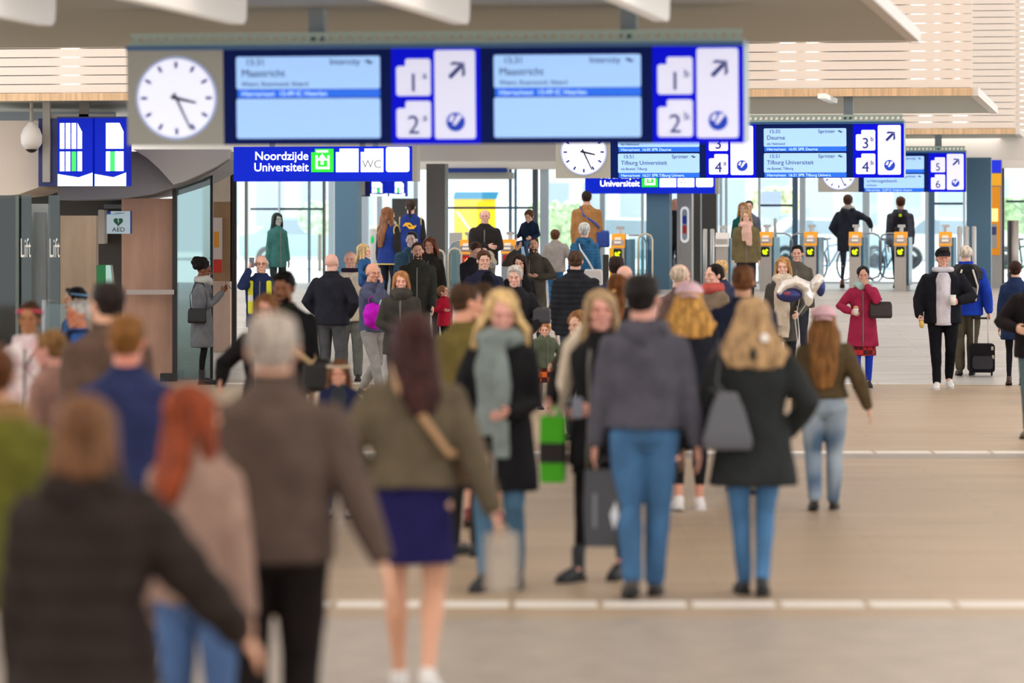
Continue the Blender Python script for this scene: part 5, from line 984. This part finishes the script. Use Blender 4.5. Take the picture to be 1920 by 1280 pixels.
g = G(); g.ball((0, -.09, .40), (.03, .012, .03)); g.obj('yellow_tag', M('d6e21e', .5, emit=.2), bp, True)
person('person glimpsed in the gap beside the help point pillar', 1266, 95, 1.72, face=150, top=('2a2a2e',), leg=('pants', '2a2a2e'), hair=('none', '8a5a44'), skin='c9846a')
# --- middle right
person('person in a navy jacket with close-cropped dark hair behind the sweatshirt wearer', 1156, 163, 1.775, face=-10, top=('232f4c',), hem=.46, bulk=.024, leg=('pants', '2a2c38'), hair=('flat', '2c1f1c'), skin='8a5a44', width=1.04)
person('bald person just right of the navy jacket, seen from behind', 1171, 185, 1.73, face=6, top=('4a5a70',), leg=('pants', '2f3038'), hair=('none', 'c9a090'), skin='e0a08a')
p = person('brown-haired person with a clipped half ponytail before the sweatshirt wearer', 1160, 212, 1.695, face=-8, top=('3a3230',), hem=.46, leg=('pants', '2f2a2c'), hair=('long', '84512a'), fem=True, scarf='a9b4ae', head=(-14, 0))
g = G(); g.ball((0, -.115, .10), (.02, .02, .02)); me = g.mesh(smooth=True); me.transform(p.mat.inverted()@p.MH); link('hair_clip', me, p.o, M('d9a05c', .4))
person('light brown haired child with a top knot left of the half ponytail', 1128, 208, 1.56, face=-5, top=('4a4440',), leg=('pants', '2f2a2c'), hair=('bun', 'c08a54'), fem=True)
person('curly haired small child in a dark olive jacket holding the toddler by the hand', 1081, 188, 1.245, face=150, top=('4a4838',), leg=('pants', '3a3c44'), hair=('afro', '9a6a40'), kid=True, fem=True, arms=('hang', ((.20, .05, .60), (.3, -1, 0))))
p = person('toddler in an olive jacket with orange and red skirt', 1021, 161, 1.01, face=-160, top=('5b6452',), hem=.47, bulk=.034, leg=('pants', '8a7f7c', 'cloth', .31, 'e0682a', 'plaid'), hair=('child', 'c98a54'), kid=True, fem=True, skin='e2a48c', arms=(((.24, .02, 0.555), (.3, -1, 0)), 'hang'), shoe=('shoe', '3a2f4c'), head=(-20, 0))
p = person('white-haired person in a mauve brown jacket seen from behind', 1276, 190, 1.755, face=-22, top=('6a544e',), hem=.46, bulk=.024, leg=('pants', '3a3634'), hair=('thin', 'd9c4b0'), skin='e0a48e', collar=.010, head=(-18, 0))
p = person('black-haired person with coral scarf and taupe jacket looking left', 1339, 172, 1.715, face=128, top=('7d6c5c',), hem=.45, bulk=.028, leg=('pants', '33343c'), hair=('lowbun', '17120f'), fem=True, scarf='b8554e', skin='e0a890', head=(0, 0))
person('blonde person directly behind the black-haired one in the coral scarf', 1352, 150, 1.695, face=0, top=('3a3f5a',), leg=('pants', '33343c'), hair=('swept', 'd9b27c'), fem=True)
p = person('fair-haired person in a grey jacket and cream jumper holding two foil balloons', 1468, 150, 1.735, face=172, top=('4c4a46',), hem=.40, bulk=.020, shirt='d6c6b2', leg=('pants', '25252a'), hair=('shoulder', 'b98a58'), fem=True, skin='dfa890', arms=('hold', 'hang'), scarf='cfc0ae', scarf_ends=.42)
hp = p.hand[0]
def balloon(label, c, prof, spot):
    """padded foil letter on a stick: outline given as a path of lobes"""
    root = empty('foil_balloon', c); tag(root, label, 'balloon', None); g = G(); g.tube([q[0] for q in prof], [q[1] for q in prof], 16, (0, 1, 0)); me = g.lump(.014, 3); strands(me, .012, 16, 16); link('foil', me, root, M('e3ddd6', .22, metal=.45))
    g = G(); g.ball(spot[0], spot[1]); g.obj('coloured_print', M('343a70', .3, metal=.4), root, True); g = G(); g.ball(V(spot[0])+V((-.03, -.05, .02)), V(spot[1])*.30); g.obj('red_print', M('8f4458', .4), root, True)
    g = G(); g.tube([(0, 0, 0), hp-V(c)+V((0, 0, -.05)), hp-V(c)+V((.06, 0, -.55))], [.005]*3, 8); g.obj('stick', M('e6ded4', .5), root, True)
c1 = at(1497, 151, zpx(552, 151))+V((0, -.35, 0)); balloon('curved silver foil balloon with coloured print, left of the pair', c1, [((-.26, 0, .02), (.07, .05)), ((-.20, 0, .12), (.08, .07)), ((-.06, 0, .16), (.09, .08)), ((.06, 0, .10), (.09, .08)), ((.10, 0, -.04), (.07, .06)), ((.09, 0, -.12), (.05, .04))], ((-.14, -.01, .0), (.16, .06, .09)))
c2 = at(1520, 151, zpx(552, 151))+V((.0, -.30, 0)); balloon('upright silver foil balloon with dark edge, right of the pair', c2, [((-.05, 0, -.10), (.05, .04)), ((-.02, 0, .02), (.075, .06)), ((.04, 0, .14), (.09, .07)), ((.09, 0, .22), (.075, .06))], ((.10, .02, .10), (.06, .05, .12)))
person('black-haired person hidden behind the fair-haired balloon carrier', 1495, 131, 1.675, face=170, top=('5a544c',), leg=('pants', '33343c'), hair=('flat', '15141a'), skin='c98f78')
p = person('person in a magenta padded coat, tartan skirt and bright blue trousers', 1618, 142, 1.60, face=176, top=('a12a4c',), hem=.34, bulk=.026, flare=.10, leg=('pants', '1038c0', 'plain', .265, 'b8242c', 'plaid'), hair=('lowbun', '17171d'), fem=True, scarf='a9c2bc', skin='cf9076', arms=('mouth', 'bent'), shoe=('boot', '17161a'), st=.035, head=(4, -6))
crossbag('dark brown structured handbag on the arm of the magenta coat', p, (-.145, .08, .575), .30, .22, .12, '33292a', 'left', name='handbag', sw=.010, back=[(-.155, .03, .73), (-.13, .06, .75), (-.12, .10, .73)])
def snack(r):
    g = G(); g.tube([(0, 0, -.04), (0, 0, .03)], [.026, .036], 12); g.obj('paper_wrap', M('e3dcd6', .7), r, True); g = G(); g.ball((0, 0, .045), (.034, .034, .025)); g.obj('pastry', M('c79a6c', .8), r, True)
small_item('wrapped_snack', 'small wrapped snack in the hand of the magenta coat wearer', 'food', p.hand[1]+V((0, -.05, .03)), snack)
p = person('person in a black cap, white hooded top and black bomber jacket', 1768, 143, 1.85, face=176, top=('1c1c22',), hem=.47, bulk=.034, shirt='cfcad2', leg=('pants', '17161b'), hair=('short', '3a281e'), cap=('1d1c22', 'front'), skin='d09078', hood=1, arms=('bent', ((.17, .08, 0.525), (.5, -1, 0))), st=.09, shoe=('shoe', 'dcdad8', 'c8c4c0'), grips=(1, 1), width=1.12, loose=.004, head=(4, 2))
g = G(); g.ring(p.L(0, .01, .845), .060*p.H, .021*p.H); link('white_hood', g.lump(.012, 3), p.o, M('cfccd4', .9, 'cloth'))
def cup(r):
    g = G(); g.tube([(0, 0, -.06), (0, 0, .06)], [.030, .040], 16, round_ends=False); g.obj('cup_body', M('ece6e0', .6), r, True); g = G(); g.tube([(0, 0, .06), (0, 0, .072)], [.042, .038], 16, round_ends=False); g.obj('cup_lid', M('f4f2f0', .5), r, True)
small_item('paper_cup', 'white paper cup held by the person in the black bomber jacket', 'cup', p.hand[0]+V((0, -.05, .03)), cup)
def fruit(r): g = G(); g.ball((0, 0, 0), (.035, .03, .05)); g.obj('fruit_body', M('d9b45a', .6), r, True); g = G(); g.tube([(0, 0, .045), (0, 0, .06)], [.004, .003]); g.obj('stalk', M('6a5424', .7), r)
small_item('piece_of_fruit', 'yellow snack in the lowered hand of the black bomber jacket wearer', 'food', p.hand[1]+V((0, -.05, -.04)), fruit)
p = person('white-haired person in a blue and charcoal jacket pulling a suitcase', 1811, 136, 1.80, face=-4, top=('1f3fae',), hem=.46, bulk=.034, leg=('pants', '544d3e'), hair=('thin', 'd9ccbc'), skin='dca088', arms=('hang', ((.175, -.05, .49), (.5, -1, 0))), grips=(0, 1), width=1.10, collar=.012, loose=.01, shoe=('shoe', '4a3f30'), st=.04)
g = G(); g.tube([p.L(0, 0, .85), p.L(0, 0, .80), p.L(0, 0, .735)], [(.075*p.H, .072*p.H), (.142*p.H, .092*p.H), (.158*p.H, .102*p.H)], 22, round_ends=False); link('shoulder_yoke', g.lump(.013, 4), p.o, M('3a3634', .8, 'cloth'))
backpack('black and grey backpack with white piping on the blue jacket', p, '1b1b1e', w=.34, h=.50, d=.20, z=.56, col2='4a463f', stripe='d9d3c6', yo=.015)
hp = p.hand[1]
def suitcase():
    base = V((at(1844, 137).x, hp.y-.15, floor_z(a_of(hp)))); r = empty('suitcase', base, 0); tag(r, 'black wheeled suitcase with raised white handle pulled by the white-haired person', 'suitcase')
    g = G(); g.box(-.175, .175, 0, .22, .05, .45, .03); me = g.lump(.012, 3); link('shell', me, r, M('1d1a1e', .6, 'cloth')); g = G(); g.box(-.14, .14, -.03, .02, .10, .28, .03); g.obj('front_pocket', M('262228', .6), r)
    g = G()
    for q in (-1, 1): g.tube([(q*.10, .16, .44), (q*.10, .16, hp.z-base.z)], [.009, .009], 8)
    g.obj('telescopic_handle', M('d9d2c8', .4), r, True); g = G(); g.tube([(-.12, .16, hp.z-base.z), (.12, .16, hp.z-base.z)], [.014, .014], 8, (0, 0, 1)); g.obj('grip', M('1b1b1d', .5), r, True)
    for q in (-1, 1): g = G(); g.ring((q*.15, .17, .03), .020, .012, 'x', 16, 8); g.obj('wheel', M('141416', .5), r, True)
    for q, z_ in ((.12, .36), (.13, .24)): g = G(); g.box(q, q+.03, -.006, .004, z_, z_+.05); g.obj('pale_tag', M('b8b09a', .6), r)
suitcase()
person('dark-haired person in a long navy coat walking away at the right edge', 1904, 140, 1.665, face=-12, top=('243356',), hem=.37, bulk=.024, flare=.05, leg=('tights', '1b1b20'), hair=('short', '3b241f'), fem=True, st=.06, shoe=('shoe', '4a3a2c', '3a2c22'), arms=('hang', 'hang'), collar=.012)
person('person in a black hooded jacket and grey jeans cut off by the right edge', 1944, 186, 1.76, face=165, top=('1e1a1b',), hem=.46, bulk=.034, leg=('pants', '5a6a70'), hair=('none', '4a4030'), hood=1, arms=('hang', 'bent'), shoe=('shoe', '5a5248'), st=.05, width=1.1)
person('long dark-haired person with a teal rucksack seen through the glass doors', 520, 108, 1.56, face=-150, top=('3a6a66',), hem=.40, leg=('pants', '26302f'), hair=('long', '202a28'), fem=True, skin='9fa39a', arms=('hang', 'hang'))  # added figure standing in for a teal reflection in the glass
